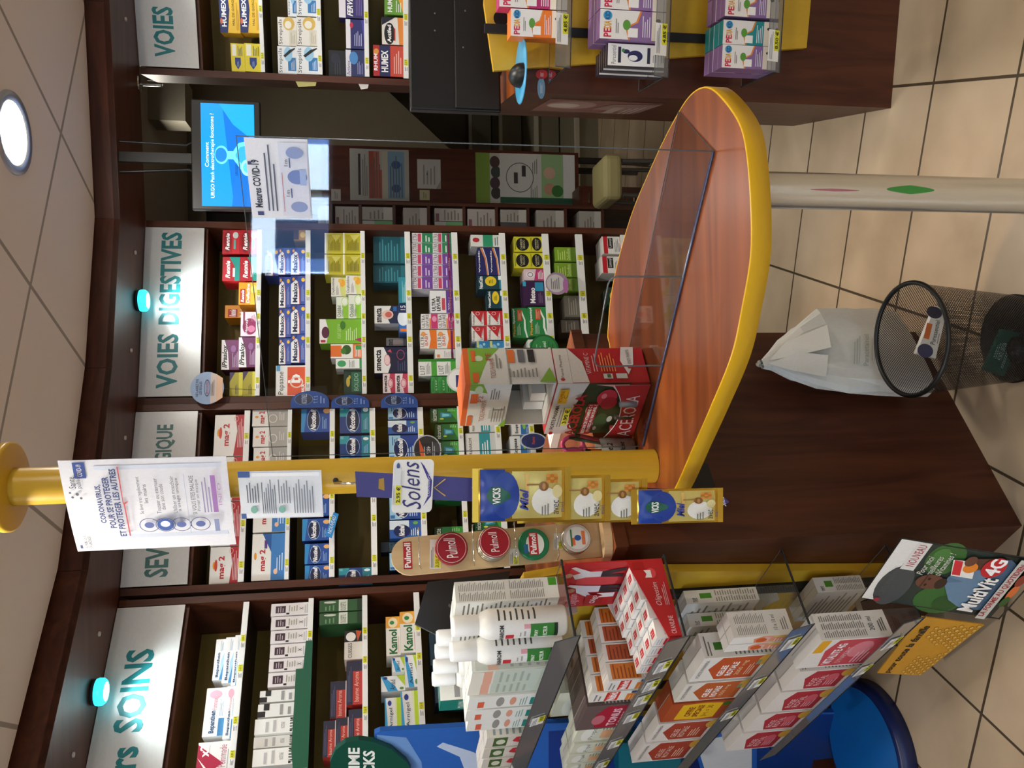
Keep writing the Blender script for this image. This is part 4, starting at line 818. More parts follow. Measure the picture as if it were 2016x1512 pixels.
A('olig', 'f1efec', 'tiny white and red', 'r d02a34 16 14 84 56|l f4c0c4 20 20 80 50 3|l bbb 16 66 84 90 2', 'l c8c4c0 14 30 86 70 2', cat='box', top='r d02a34 20 24 76 66|l f0c4c4 26 30 70 60 2')
A('talc', 'e6e7e2', 'tall white', 'l 77736c 6 6 94 94 20', 'l 8a877f 6 52 48 97 26|l 8a877f 52 52 94 97 26|l 8a877f 6 14 48 48 18|l 8a877f 52 14 94 48 18|r 4a9a2a 60 1 98 9', cat='box')
A('tpea', 'e4e6de', 'white, sage and peach', 'r e8b098 0 76 100 86|r c8d4c8 0 0 100 74|r e9e6da 0 86 100 100|l a8b4a8 10 30 90 70 5', 'r c9cfc4 4 4 96 96|r e0b8a4 4 70 96 82|l a8aca4 10 10 90 60 5', cat='box')
A('tleg', 'eceee9', 'white with teal label', 'e 9a9a94 50 60 40 5|e e0a088 50 44 34 4|r e0684a 10 80 60 88|r 1f8f88 10 10 70 22|l 8aa8a4 10 26 80 36 3', 'l a8aca4 10 10 90 90 8', cat='box')
A('mini', 'dcd6cc', 'small cream, green and red', 'r 4a6a3a 8 54 92 84|e d8dcc8 50 68 24 10|p c8303a 20 8 90 8 90 36 50 44|l f0e0d8 12 40 60 50 2|e f0ede6 70 20 12 8', 'l 8a9a9a 8 8 92 92 6', cat='box')
A('tealb', '127a70', 'bright teal', 't e8f4f0 PRANAROM 20 60 80 80|l b8dcd4 20 20 80 50 3', 'r eceee8 0 0 100 100|l 999 10 10 90 90 5', cat='box')
def ebox(art, s0, s1, d0, d1, z, h, label, group):
    return carton(art, EP(s1, d1, z + .0006), -EB, NB, s1 - s0, d1 - d0, h, label, group, 'product_box')
g = 'boxes on the clear shelf with the royal jelly cartons'
ebox('gel1', .064, .100, .150, .212, ZL[3], .146, 'white and salmon box, nearest on the royal jelly shelf', g)
ebox('gel1', .103, .140, .150, .212, ZL[3], .146, 'white and salmon box, behind its twin on the royal jelly shelf', g)
for i, (a, s0, s1, lb) in enumerate((('gel2', .165, .305, 'white box with deep orange GELEE ROYALE panel, first of the orange row'), ('gel3', .318, .44, 'white box with tawny orange panel, second of the orange row'), ('offre', .455, .585, 'orange box with yellow OFFRE SPECIALE banner'), ('gel4', .60, .745, 'white and brick red box, right beyond the yellow banner box'), ('gel4', .76, .93, 'white and brick red box, farthest of the royal jelly row'))):
    ebox(a, s0, s1, .152, .214, ZL[3], .185, lb, g)
for i in range(3):
    ebox('wlbl', .17 + .05 * i, .30 + .02 * i, .039 + .037 * i, .074 + .037 * i, ZL[3], .19 - .012 * i, 'whitish box with green square, %s of three behind salmon boxes' % ('nearest the counter', 'middle one', 'outermost')[i], g)
g = 'boxes on the lowest clear shelf of the left counter'
ebox('vita', .112, .275, .146, .213, ZL[4], .185, 'tall white box with raspberry VITALITE panel on the lowest clear shelf', g)
for i, (s0, s1) in enumerate(((.295, .42), (.432, .578), (.592, .73), (.745, .90))):
    ebox('roya', s0, s1, .150, .214, ZL[4], .165, 'white and crimson box, %s in the lowest shelf row' % ('first after the raspberry box', 'second after the raspberry box', 'third after the raspberry box', 'farthest')[i], g)
ebox('wlbl', .14, .30, .039, .08, ZL[4], .13, 'whitish small-print box behind the raspberry box', g)
# red cardboard tray with small boxes
tr = empty('cardboard_tray', EP(.1, .13, ZL[2]), 'red cardboard counter tray with a tall back card of two dancing people', 'display tray')
RED = M('c4242c', .4); RIN = M('e9e6e2', .5)
zb = ZL[2] + .0025
m = MB(); m.obox(EP(.212, .0398, zb), -EB * .214, NB * .003, Z3 * .228, RED)
m.art(EP(.212, .0430, zb), -EB * .214, Z3 * .228, 'e e0484e 60 60 26 22|e d83a40 20 80 10 8|e d83a40 84 86 8 7|p e8e6ea 66 84 76 88 80 80 92 92 94 88 82 70 82 58 70 58 70 74|p 26222a 70 58 82 58 88 34 82 34 76 50 74 34 68 34|e c89878 76 92 5 4|p e4e2e8 36 78 46 80 52 90 55 88 52 72 50 54 36 54 36 66 24 58 22 62|p 2a2630 36 54 50 54 50 30 45 30 43 46 40 30 34 30|e c89878 42 85 5 4.5|t f4c8cc Oligostim 6 72 34 84 s|r b01820 8 46 30 66|t fff Oligo 10 52 28 60|p f0eeee 24 36 34 36 34 56 29 48 24 54', .0003); part(m, 'back_card', tr)
m = MB(); m.obox(EP(.212, .0428, zb), -EB * .214, NB * .186, Z3 * .002, RED); part(m, 'base', tr)
for s, nm in ((-.002, 0), (.21, 1)):
    m = MB(); pts = [EP(s, .0428, zb + .002), EP(s, .2285, zb + .002), EP(s, .2285, zb + .03), EP(s, .0428, zb + .085)]
    m.prism(pts, EB * .0018, RED if nm == 0 else RIN)
    if nm == 0:
        m.art(EP(s - .0004, .2285, zb + .002), -NB * .186, Z3 * .08, 't f6d0d4 Oligostim 40 26 70 46 i|l f0b8bc 40 8 72 22 3|e e0484e 82 40 7 14|r b01820 88 56 97 88|p f2f0ee 76 40 86 40 86 60 81 54 76 60|t f6d0d4 CRANILINE 4 10 26 24', .0003)
    part(m, 'side_wall', tr)
m = MB(); m.obox(EP(.212, .2255, zb + .002), -EB * .214, NB * .003, Z3 * .026, RED); part(m, 'front_wall', tr)
k = 0
for j in range(4):
    for i in range(4):
        s0 = .006 + .05 * i; d0 = .0475 + .0445 * j; zz = zb + .003
        h = (.072, .066, .056, .05)[j]
        carton('olig', EP(s0 + .046, d0 + .0425, zz), -EB, NB, .046, .041, h, 'tiny white-red box in red tray, %s row from back card, %s from near end' % (ORD[j], ORD[i]), 'tiny boxes in the red tray', 'small_box'); k += 1
g = 'boxes behind the red tray'
for j in range(4):
    ebox('mult' if j % 3 == 0 else 'mulr' if j < 3 else 'mult', .232, .292, .039 + .047 * j, .084 + .047 * j, ZL[2], .115, 'white box with %s side, %s of four standing behind the red tray' % (('orange', 'rust', 'rust', 'orange')[j], ('innermost', 'second out', 'third out', 'outermost')[j]), g)
for j in range(4):
    o = ebox('mulr' if j == 1 else 'mult', .30, .36, .039 + .047 * j, .084 + .047 * j, ZL[2], .14, 'tall white-orange box, %s of four, second rank behind the red tray' % ('innermost', 'second out', 'third out', 'outermost')[j], g)
for j in range(3):
    ebox('tonu', .38 + .0 * j, .55, .039 + .064 * j, .10 + .064 * j, ZL[2], .14, 'dark grey and crimson box, %s of three on the red tray shelf' % ('innermost', 'middle', 'outermost')[j], g)
for j, (s0, s1, d0, d1, h) in enumerate(((.57, .70, .14, .21, .12), (.72, .80, .14, .21, .11), (.81, .89, .14, .21, .11), (.90, .98, .14, .21, .10), (.57, .75, .05, .12, .16))):
    ebox('prop', s0, s1, d0, d1, ZL[2], h, 'pale green and peach box, %s at the far end of the red tray shelf' % ('first', 'second', 'third', 'last', 'inner one')[j], g)
# spray bottles and boxes of the top shelf
def bottle(s, d, label, dy=0):
    c = EP(s, d, ZL[1] + .0008); r = empty('spray_bottle', c, label, 'bottle', 'white spray bottles on the top clear shelf')
    R = .033; B = M('f0f0ec', .3)
    m = MB(); m.lathe([(0, .002), (R * .9, .0), (R, .005), (R, .163), (R * .97, .172), (R * .8, .186), (R * .62, .193), (R * .6, .197), (0, .198)], B, 36, c); part(m, 'body', r)
    m = MB(); m.lathe([(R * .66, .19), (R * .68, .2), (R * .68, .243), (R * .6, .25), (0, .251)], M('f3f3f0', .35), 32, c); part(m, 'cap', r)
    m = MB(); fa = math.atan2(-c[1], -c[0])      # label faces the aisle
    def band(a0, a1, z0, z1, mat, k=0):
        N = 8; vs = []
        for i in range(N + 1):
            a = fa + math.radians(a0 + (a1 - a0) * i / N); rr = R + .0004 * (k + 1); vs += [c + (rr * math.cos(a), rr * math.sin(a), z0), c + (rr * math.cos(a), rr * math.sin(a), z1)]
        m.add(vs, [(2 * i, 2 * i + 2, 2 * i + 3, 2 * i + 1) for i in range(N)], mat, True)
    def wrap(txt, a0, a1, z0, z1, mat):
        tv, tf = textmesh(txt, True, False); vs = []
        for p, q in tv:
            a = fa + math.radians(a0 + (a1 - a0) * p); rr = R + .0016; vs.append(c + (rr * math.cos(a), rr * math.sin(a), z0 + (z1 - z0) * q))
        m.add(vs, tf, mat)
    wrap('PRANAROM', -95, -8 + dy, .140, .150, M('2a2a2a', .5))
    band(-75, -48, .118, .136, M('c8303a', .5))
    for i in range(7): band(10, 62 - (i % 3) * 8, .148 - .013 * i, .152 - .013 * i, M('4a4a44', .6))
    band(-70, -8, .03, .082, M('2f7d2a', .5)); band(-70, -8, .022, .03, M('17301a', .5), 1)
    wrap('SPRAY', -62, -30, .066, .074, M('e8f4e0', .5)); wrap('VECTEUR', -62, -18, .046, .055, M('e8f4e0', .5))
    band(-25, -8, .082, .096, M('e0a0ac', .5)); band(-60, -35, .092, .096, M('a8a8a4', .5)); band(-62, -40, .102, .105, M('a8a8a4', .5))
    part(m, 'printed_label', r)
bottle(.048, .150, 'white spray bottle with green label, nearest the counter edge on the top clear shelf')
bottle(.128, .172, 'white spray bottle with green label, in front of the other, towards the sage cartons')
g = 'boxes on the top clear shelf'
ebox('talc', .06, .14, .039, .09, ZL[1], .235, 'tall white small-print box behind the first spray bottle', g)
ebox('talc', .15, .23, .039, .105, ZL[1], .235, 'tall white small-print box behind the second spray bottle', g)
for i, (a, s0, s1, d0, d1, h, lb) in enumerate((('tpea', .172, .245, .125, .205, .20, 'white, sage and peach box right beside the spray bottles'), ('tpea', .25, .318, .12, .2, .20, 'white, sage and peach box, second from the spray bottles'), ('tleg', .325, .40, .125, .205, .195, 'white box with teal label, third from the spray bottles'), ('tleg', .41, .48, .125, .205, .195, 'white box with teal label, fourth from the spray bottles'),
    ('tleg', .49, .57, .12, .2, .185, 'white box with teal label, farthest of the tall ones'), ('mini', .62, .70, .13, .205, .125, 'small cream, green and red box, first of the far group'), ('mini', .71, .79, .13, .205, .125, 'small cream, green and red box, second of the far group'), ('mini', .80, .88, .13, .205, .12, 'small cream, green and red box, third of the far group'), ('mini', .89, .97, .13, .205, .12, 'small cream, green and red box, farthest of its group'))):
    ebox(a, s0, s1, d0, d1, ZL[1], h, lb, g)
ebox('tealb', .585, .66, .039, .11, ZL[1], .245, 'bright teal box standing behind the small cream boxes', g)
def pump(s, d, label):
    c = EP(s, d, ZL[1] + .0008); r = empty('pump_bottle', c, label, 'bottle', 'white pump bottles on the top clear shelf')
    m = MB(); m.lathe([(0, .001), (.028, 0), (.029, .19), (.02, .205), (0, .206)], M('e2e4e0', .3), 28, c); part(m, 'body', r)
    m = MB(); m.lathe([(.019, .207), (.02, .212), (.02, .262), (.017, .268), (0, .269)], M('eceeee', .2), 28, c); part(m, 'cap', r)
for i, (s, d) in enumerate(((.27, .075), (.345, .075), (.44, .075), (.52, .075))): pump(s, d, 'white pump bottle with clear cap, %s behind the sage and teal-label boxes' % ('nearest', 'second', 'third', 'farthest')[i])
# poster holder in front, honeycomb card
def oriented(C, U, W): 
    U = np.array(U, float); U /= np.linalg.norm(U); W = np.array(W, float); W -= U * (W @ U); W /= np.linalg.norm(W); return np.array(C, float), U, W, np.cross(U, W)
C, U, W, N = oriented((-.44, 1.619, .376), (.75, -.661, -.033), (.174, .149, .973))
r = empty('leaflet_holder', (C[0], C[1], .2), 'clear leaflet holder with a MultiVit poster of a smiling man, low before the brown counter', 'leaflet holder')
O = C - U * .105 - W * .1485
m = MB(); m.obox(O, U * .21, -N * .0015, W * .297, M('2a2f2a', .35))
m.art(O, U * .21, W * .297, 'r 2f3a34 0 0 100 80|e 3f6a34 80 62 26 13|e 3a6a30 16 46 24 18|e 4f8040 84 66 12 6|e 2c5426 12 40 14 9|p e6e4e0 0 100 100 100 100 84 64 88 30 88 0 80|e 4a4e50 28 84 34 12|r dedcd8 56 78 100 88|t b0303a NOUVEAU 62 80 96 86|t d8d8d0 Pour_moi 52 70 82 75 i|t d8d8d0 les_meilleures 44 64 84 69 i|t d8d8d0 MultiVitamines_! 44 58 92 63 i|p 6a88a4 20 40 46 52 56 52 84 42 96 20 88 12 12 12 8 26|p 5a7894 46 52 56 52 52 40|e 6a4434 44 62 12 10|e 3a2820 44 54 9 4|r 4a3028 34 66 56 67|e 2a1c18 39 64 2 1|e 2a1c18 49 64 2 1|p 55382c 72 40 90 44 96 30 84 24|p f0ede6 60 36 86 42 84 58 60 52|p d8303a 62 46 84 51 84 57 62 52|e ee8a2a 76 43 8 5|e 6a4434 86 46 8 4|t f6f4f0 MultiVit 8 18 66 30 b|e c4242c 82 28 16 8|t ffffff 4G 70 22 96 33 b|p c8c8c0 0 6 100 8 100 15 0 13|t a8303a LA_FORME_AU_QUOTIDIEN 5 8 94 13 b|e d8703a 50 3 14 2.6|e 8a3a2a 70 4 10 3|e 3a5a2a 34 3 9 2.6|t 55585a FORTE_PHARMA 12 89 60 93|e a02838 6 91 3 2.2', .0003)
part(m, 'poster', r)
m = MB(); o2 = O - W * .02 + N * .004
m.quad([o2, o2 + U * .21, o2 + U * .21 + W * .1, o2 + W * .1], ACR); m.quad([O - N * .004, O - N * .004 + U * .21, O - N * .004 + U * .21 + W * .3, O - N * .004 + W * .3], ACR)
m.tube([O + W * .297, O - W * .02, O - W * .02 + U * .21, O + U * .21 + W * .297], .002, ACRD, 6); part(m, 'clear_pocket', r)
m = MB(); e0 = C - N * .006 - W * .06; pj = EP(.32, .0275, .31)
m.tube([e0, e0 - N * .05, pj + NB * .03 - EB * .1, pj], .004, BLK, 8); part(m, 'support_arm', r)
# honeycomb card: folded panel standing on the floor side of the rack
P4 = [EP(-.004, .236, 0)] 
c1 = EP(0, .17, .3)
nn = NB.copy(); pq = [onpl(X, Y, c1, nn) for X, Y in ((1727, 1325), (1812, 1330), (1938, 1230), (1814, 1214))]
hz = empty('honeycomb_card', sum(pq) / 4, 'golden honeycomb printed cardboard panel below the lowest clear shelf', 'display card')
m = MB(); nn = nn / np.linalg.norm(nn); m.prism(pq, -nn * .003, M('e0a224', .4))
Uq = pq[2] - pq[1]; Wq = pq[0] - pq[1]; W2 = pq[3] - pq[2]
def bl(x, y): return pq[1] * (1 - x) * (1 - y) + pq[2] * x * (1 - y) + pq[0] * (1 - x) * y + pq[3] * x * y + nn * .0006
HC = M('b9781c', .45); HL = M('f4c860', .4)
for i in range(14):
    for j in range(8):
        x = .03 + i * .072 + (j % 2) * .036; y = .05 + j * .085
        if x > .97 or y > .5 + .4 * math.sin(i * .8) * (i > 4): continue
        if .42 < x < .58 and y > .2: continue
        for rr, mt, lf in ((1., HC, 0), (.72, HL, .0003)):
            m.quad([bl(x + .03 * rr * math.cos(a * math.pi / 3 + .5), y + .038 * rr * math.sin(a * math.pi / 3 + .5)) + nn * lf for a in range(6)], mt)
tv, tf = textmesh('pour toute la famille', True)
m.add([bl(.02 + .86 * p, .72 + .16 * q) + nn * .0004 for p, q in tv], tf, M('2a2012', .5)); part(m, 'printed_panel', hz)
m = MB(); m.tube([(pq[0] + pq[3]) / 2 - nn * .004, ((pq[0] + pq[3]) / 2 - nn * .008) * (1, 1, 0) + Z3 * .392], .003, BLK, 6); part(m, 'hanger', hz)
# ------------------------------------------------------------------ right counter shelves
def RP(s, d, z): return Q0 + QA * s + QN * d + Z3 * z
ZR = {1: 1.099, 2: .833, 3: .518}
def rshelf(k, a0, label): 
    acr_shelf(lambda s, d, z: RP(s, d, z), QA, QN, (a0, 1.0), .0425, .255, ZR[k], label, [(.075, .075)] if k == 1 else [(.06, .08)], .03, 'acrylic_shelf', False)
rshelf(1, .02, 'clear shelf with orange and pink boxes on the reddish brown counter, topmost')
rshelf(2, .008, 'clear shelf with mauve boxes on the reddish brown counter, middle one')
rshelf(3, .034, 'clear shelf with teal and mauve boxes on the reddish brown counter, lowest')
def pedia(nm, c1, c2, look):
    A(nm, c1, look, 'r eeecea 0 16 100 100|p %s 0 0 100 0 100 34 60 40 40 56 0 52|r f0e4d4 0 0 100 18|r %s 0 18 100 34|t d01848 PE 6 82 36 94 b|t e0a020 DIA 36 82 62 94 b|e 3aa0d0 80 88 16 7|t 1a4a8a KID 66 84 94 92 b|l 77736c 20 70 70 76 2|p e88a3a 0 52 40 56 60 40 100 34 100 37 62 43 42 60 0 55|r f4f2ee 8 40 40 56|e 5a9a3a 50 58 18 6|l f0e8f0 10 20 84 34 4|e 2a2a2a 70 8 6 4' % (c1, c1), None, cat='box')
pedia('pedo', 'ee7a1f', '', 'white and orange'); pedia('pedk', 'b8286a', '', 'white and magenta'); pedia('pedm', '8f6aa0', '', 'white and mauve'); pedia('pedt', '1f8f94', '', 'white and teal')
A('pure', '2a2438', 'white with a navy moon', 'r f0f0ee 0 0 100 100|t 4a4a5a Puressentiel 8 84 92 93|r 1f1f3a 14 74 86 80|e 26265a 46 46 26 15|e f0f0ee 38 50 13 9|e 26265a 66 64 10 7|r 33334a 14 16 86 22|e 3f8a4a 70 70 9 3|l 999 20 4 60 12 2', 'r 241f34 0 0 100 100|l 8a88a0 10 20 90 80 5', cat='box')
def rbox(art, s0, wd, d1, dp, z, h, label, group): return carton(art, RP(s0, d1, z + .0006), QA, QN, wd, dp, h, label, group, 'product_box')
g = 'boxes on the topmost clear shelf of the reddish counter'
rbox('pedo', .108, .068, .185, .06, ZR[1], .134, 'white and orange box on the topmost clear shelf of the reddish counter', g)
rbox('pedk', .179, .066, .185, .06, ZR[1], .165, 'white and magenta box beside the orange one', g)
rbox('pedk', .247, .066, .185, .06, ZR[1], .165, 'white and magenta box, second beside the orange one', g)
g = 'boxes on the middle clear shelf of the reddish counter'
for j in range(2):
    for i in range(3): rbox('pedm', .102 + .074 * i, .072, .235 - .064 * j, .06, ZR[2], .172, 'white and mauve box, %s from left, %s rank of the middle shelf' % (ORD[i], ('front', 'rear')[j]), g)
for j in range(3): rbox('pure', .042 - .004 * j, .056, .206 - .042 * j, .04, ZR[2], .14 , 'white box with navy moon, %s of three on the middle shelf' % ('front', 'middle', 'rear')[j], g)
g = 'boxes on the lowest clear shelf of the reddish counter'
for j in range(2):
    rbox('pedt', .107, .062, .226 - .064 * j, .06, ZR[3], .142, 'white and teal box, %s rank of the lowest shelf' % ('front', 'rear')[j], g)
    rbox('pedm', .046, .0595, .228 - .064 * j, .06, ZR[3], .142, 'white and mauve box, leftmost in the %s rank of the lowest shelf' % ('front', 'rear')[j], g)
    for i in range(2): rbox('pedm', .176 + .066 * i, .064, .236 - .064 * j, .06, ZR[3], .144, 'white and mauve box %s the teal one, %s rank of the lowest shelf' % (('next to', 'two along from')[i], ('front', 'rear')[j]), g)
# ================================================================== THINGS ON THE TABLE AND THE POLE
# papers taped round the yellow pole
def sheet(C, U, W, w, h, spec, label, base='e9e9ee', bend=.35, name='taped_paper'):
    C, U, W, N = oriented(C, U, W); m = MB(); n = 10; vs = []
    def fn(x, y, k):   # gently bowed towards the pole at its sides
        t = (x - .5) * 2
        return C + U * (w * (x - .5)) + W * (h * (y - .5)) - N * (bend * w * .06 * t * t) + N * (.0003 * k)
    for k, sgn in ((0, 1), (-4, -1)):
        vs = [fn(i / n, j, k) for j in (0, 1) for i in range(n + 1)]
        fs = [(i, i + 1, n + 2 + i, n + 1 + i) for i in range(n)]
        m.add(vs, fs if sgn > 0 else [f[::-1] for f in fs], M(base, .6), True)
    m.art(C, U, W, spec, .0003, 2, fn)
    return tag(m.build(name, loc=C), label, 'paper', 'papers taped to the yellow pole')
cw = 'r d4dbe8 14 4 94 80|r 2a4a9a 82 85 98 92|t ffffff COVID-19 84 87 96 90|t 3a3f4a Sante 72 92 84 96|t 3a3f4a publique 72 88 88 91.5|e 555a6a 66 92 1.6 1|e 555a6a 63 95 1.2 .8|e 555a6a 68 96 1 .7|e 555a6a 62 90 1.2 .8|t 333844 REPUBLIQUE 5 92 20 94|t 333844 FRANCAISE 5 89.5 19 91.5|r 3a3f6a 5 95.5 9 97|t 2a3f7a CORONAVIRUS, 34 77 76 81 b|t 2a3f7a POUR_SE_PROTEGER 28 72 84 76 b|t 2a3f7a ET_PROTEGER_LES_AUTRES 18 67 92 71 b|p c84a50 18 64.6 54 64.6 58 62 56 65.2 94 65.2 94 66 56 65.8 54 65.4 18 65.4'
for i, y in enumerate((52, 42, 32, 20)):
    cw += '|o 3a4a7a 30 %d 8 6.2 8' % y + ('|e 2f5aa8 30 %d 7 5.2|e eef 31 %d 3.5 3' % (y, y) if i == 1 else '|e 5a6aa8 30 %d 3.4 3' % y)
cw += '|t 3a3f4a Se_laver_tres_regulierement 44 53 84 56|t 3a3f4a les_mains 56 50 76 52.5|t 3a3f4a Tousser_ou_eternuer 44 43 82 45.5|t 3a3f4a dans_son_coude 48 40 76 42.5|t 3a3f4a Utiliser_un_mouchoir 44 33 84 35.5|t 3a3f4a a_usage_unique 46 30 82 32.5|r b8c0d4 20 26.4 86 26.8|t 3a3f4a SI_VOUS_ETES_MALADE 42 21 84 23.6|t 3a3f4a Porter_un_masque 46 18 80 20.4|l 9a90b8 44 11 82 17 3|r a874b8 44 7.5 84 10.5|r 8f9ac0 22 8 36 11|t c09ac8 INFO 52 4.6 76 6.6'
sheet((-.230, 1.728, 2.042), (.885, -.465, 0), (.0, 0, 1), .216, .306, cw, 'large white COVID-19 advice sheet taped high on the yellow pole')
sheet((-.217, 1.718, 1.790), (.912, -.407, .0), (0, .04, .99), .110, .162, 'r eceef2 3 3 97 97|r 3a5a9a 0 94 100 100|r 3a5a9a 88 86 100 100|e 7ab0a0 20 84 8 4|e 7ab0a0 20 50 8 4|l 55585e 36 76 80 92 5|l 55585e 12 56 84 74 7|l 77797f 34 38 84 54 5|l 77797f 12 10 84 36 8', 'small white notice in a plastic sleeve below the COVID-19 sheet', 'dfe4ea')
# clip strip with honey sweets
YS = 1.60
def S(X, Y, y=YS): return aty(X, Y, y)
st = empty('clip_strip', S(700, 950), 'purple-blue hanging strip with a white Solens card, hooked on the yellow pole', 'clip strip')
PUR = M('3a3580', .4)
m = MB(); a = S(702, 952); hp_ = aty(661, 946, py - .040)
m.tube([hp_ + (0, .0, 0), hp_ + (0, -.03, -.012), hp_ + (.0, -.05, 0), a + (0, .006, .006), a + (0, .004, -.04)], .0022, CHROME, 8); part(m, 'hook', st)
m = MB(); m.lathe([(0, 0), (.006, 0.)], BLK, 14, hp_ + (0, -.0012, 0), ax=(0, -1, 0)); part(m, 'hook_hole', st)
m = MB(); q = [S(700, 927), S(700, 977), S(1415, 1003), S(1438, 985), S(1415, 968)]; q[1] = S(702, 978)
m.prism([S(702, 978), S(1410, 1006), S(1436, 988), S(1412, 968), S(699, 928)], (0, .0012, 0), PUR)
O = S(770, 975); m.quad([S(746, 943, YS - .0006), S(756, 941, YS - .0006), S(757, 966, YS - .0006), S(745, 962, YS - .0006)], M('b08a2c', .5))
for X in (855, 930): m.tube([S(X + 22, 943, YS - .001), S(X, 960, YS - .001), S(X + 22, 976, YS - .001)], .0016, M('c8a868', .5), 5)
O = S(1432, 995, YS - .001); m.art(S(1433, 1000, YS - .0004), S(1426, 976, YS - .0004) - S(1433, 1000, YS - .0004), S(1408, 986, YS - .0004) - S(1428, 992, YS - .0004), 't fff Solens 10 10 90 80 i', .0003)
part(m, 'strip', st)
m = MB(); O = S(850, 1008, YS - .006); U = S(855, 904, YS - .006) - O; Wv = S(770, 1010, YS - .006) - O
Uu = U; N8 = 6; rr = .1
cp = []
for cx, cy, a0 in ((1 - rr, 1 - rr, 0), (rr, 1 - rr, 90), (rr, rr, 180), (1 - rr, rr, 270)):
    for i in range(N8 + 1):
        a = math.radians(a0 + 90 * i / N8); cp.append(O + U * (cx + rr * math.cos(a)) + Wv * (cy + rr * math.sin(a)))
nn = np.cross(U, Wv); nn /= np.linalg.norm(nn); m.prism(cp, -nn * .0012, M('f0f0ee', .4))
m.art(O, U, Wv, 'p 3a2f8a 12 22 30 12 60 12 96 34 88 24 60 3 30 4|t 2f2a70 Solens 6 32 96 78 is|e 3a5a9a 88 88 6 4|r e8e42e 16 78 52 92|t 2a2a20 2.95_€ 19 80 49 90 b|l 8a8aa0 16 93 60 98 2|t d8d8f0 confiserie 30 8 76 16 i|r e4e6ea 52 80 84 98', .0004)
part(m, 'brand_card', st)
def sweets(X0, X1, Y0, Y1, y, top, label, i):
    C = (S(X0, Y0, y) + S(X0, Y1, y) + S(X1, Y0, y) + S(X1, Y1, y)) / 4
    U = (S(X0, Y0, y) + S(X1, Y0, y) - S(X0, Y1, y) - S(X1, Y1, y)) / 2; W = (S(X0, Y0, y) + S(X0, Y1, y) - S(X1, Y0, y) - S(X1, Y1, y)) / 2
    w_, h_ = np.linalg.norm(U), np.linalg.norm(W); C, U, W, N = oriented(C, U, W); T = .009
    rnd = random.Random(i)
    ph = [rnd.uniform(0, 6) for _ in range(4)]
    def bulge(x, y): return T * (max(0, 1 - (2 * x - 1) ** 2) ** .6) * (max(0, 1 - abs(2 * y - 1) ** 4) ** .7) + 0.0016 * math.sin(9 * x + ph[0] + 3 * y) * math.sin(13 * y + ph[1]) * max(0, 1 - (2 * x - 1) ** 4) * (0 if y in (0, 1) else 1)
    def fn(x, y, k): return C + U * (w_ * (x - .5)) + W * (h_ * (y - .5)) + N * (bulge(x, y) + .0007 * k)
    m = MB(); n1, n2 = 16, 18; GOLD = bpy.data.materials.get('gold_foil')
    if not GOLD:
        GOLD = M('d0a93e', .2, .75).copy(); GOLD.name = 'gold_foil'
    fr = [fn(i / n1, j / n2, 0) for j in range(n2 + 1) for i in range(n1 + 1)]
    fs = [(j * (n1 + 1) + i, j * (n1 + 1) + i + 1, (j + 1) * (n1 + 1) + i + 1, (j + 1) * (n1 + 1) + i) for j in range(n2) for i in range(n1)]
    m.add(fr, fs, GOLD, True)
    m.add([p - N * (1.2 * ((p - C) @ N)) - N * .0002 for p in fr], [f[::-1] for f in fs], GOLD, True)
    for yy in (0, 1):
        b = C + W * h_ * (yy - .5) - U * w_ / 2; m.obox(b, U * w_, W * (.012 * (1 if yy else -1)), N * .0008, GOLD)
    part_ = []
    def tfn(x, y, k): return C + U * (w_ * (x - .5)) + W * (h_ * (y - .5)) + N * (T + .0048 + .0003 * k)
    def patch(c, x0, y0, x1, y1, k, n=8):
        vs = [fn(x0 + (x1 - x0) * a / n, y0 + (y1 - y0) * b / n, k) for b in range(n + 1) for a in range(n + 1)]
        m.add(vs, [(b * (n + 1) + a, b * (n + 1) + a + 1, (b + 1) * (n + 1) + a + 1, (b + 1) * (n + 1) + a) for b in range(n) for a in range(n)], M(c, .26, .35 if c == 'd8c878' else 0.), True)
    def disc(c, cx, cy, rx, ry, k, n=20):
        vs = [fn(cx, cy, k)] + [fn(cx + rx * math.cos(6.2832 * a / n) * f, cy + ry * math.sin(6.2832 * a / n) * f, k) for f in (.5, 1) for a in range(n)]
        m.add(vs, [(0, 1 + a, 1 + (a + 1) % n) for a in range(n)] + [(1 + a, 1 + n + a, 1 + n + (a + 1) % n, 1 + (a + 1) % n) for a in range(n)], M(c, .3), True)
    patch('d8c878', .06, .04, .94, .62, 1)
    if top:
        patch('1f3f9a', .02, .70, .98, .985, 1, 12); disc('1f3f9a', .5, .70, .44, .16, 2)
        disc('0f5a40', .5, .80, .17, .11, 3); disc('0f5a40', .5, .73, .10, .09, 3)
        m.art(C, U, W, 't ffffff VICKS 35 76 65 85 b', .0005, 1, tfn)
        m.art(C, U, W, 't 2a3a9a Miel 22 44 62 54 bi', .0005, 1, tfn); patch('e8c070', .3, .43, .9, .47, 3, 3)
    disc('f0efe8', .38, .24, .26, .16, 2)
    m.art(C, U, W, 'r 9a6a34 68 30 71 46|l 6a6a60 12 20 34 30 3|t 2a2a2a avec 14 9 40 15|t 4a4a6a miel 18 3 36 8', .0005, 1, tfn)
    disc('8a5a2a', .66, .26, .09, .055, 4); disc('b98a4a', .66, .26, .06, .02, 5)
    for a in range(9): disc('c8782a' if a % 2 else 'dc9440', .80 + .055 * (a % 3 - 1), .16 + .045 * (a // 3 - 1), .032, .026, 4, 6)
    disc('e8dca0', .56, .10, .12, .06, 4)
    return tag(m.build('sweets_bag', loc=C), label, 'bag', 'golden sweets bags on the hanging strip')
sweets(942, 1112, 921, 1026, YS - .040, True, 'topmost golden honey sweets bag with dark blue top', 1)
sweets(1030, 1190, 936, 1028, YS - .027, False, 'golden sweets bag, second from the top of the strip', 2)
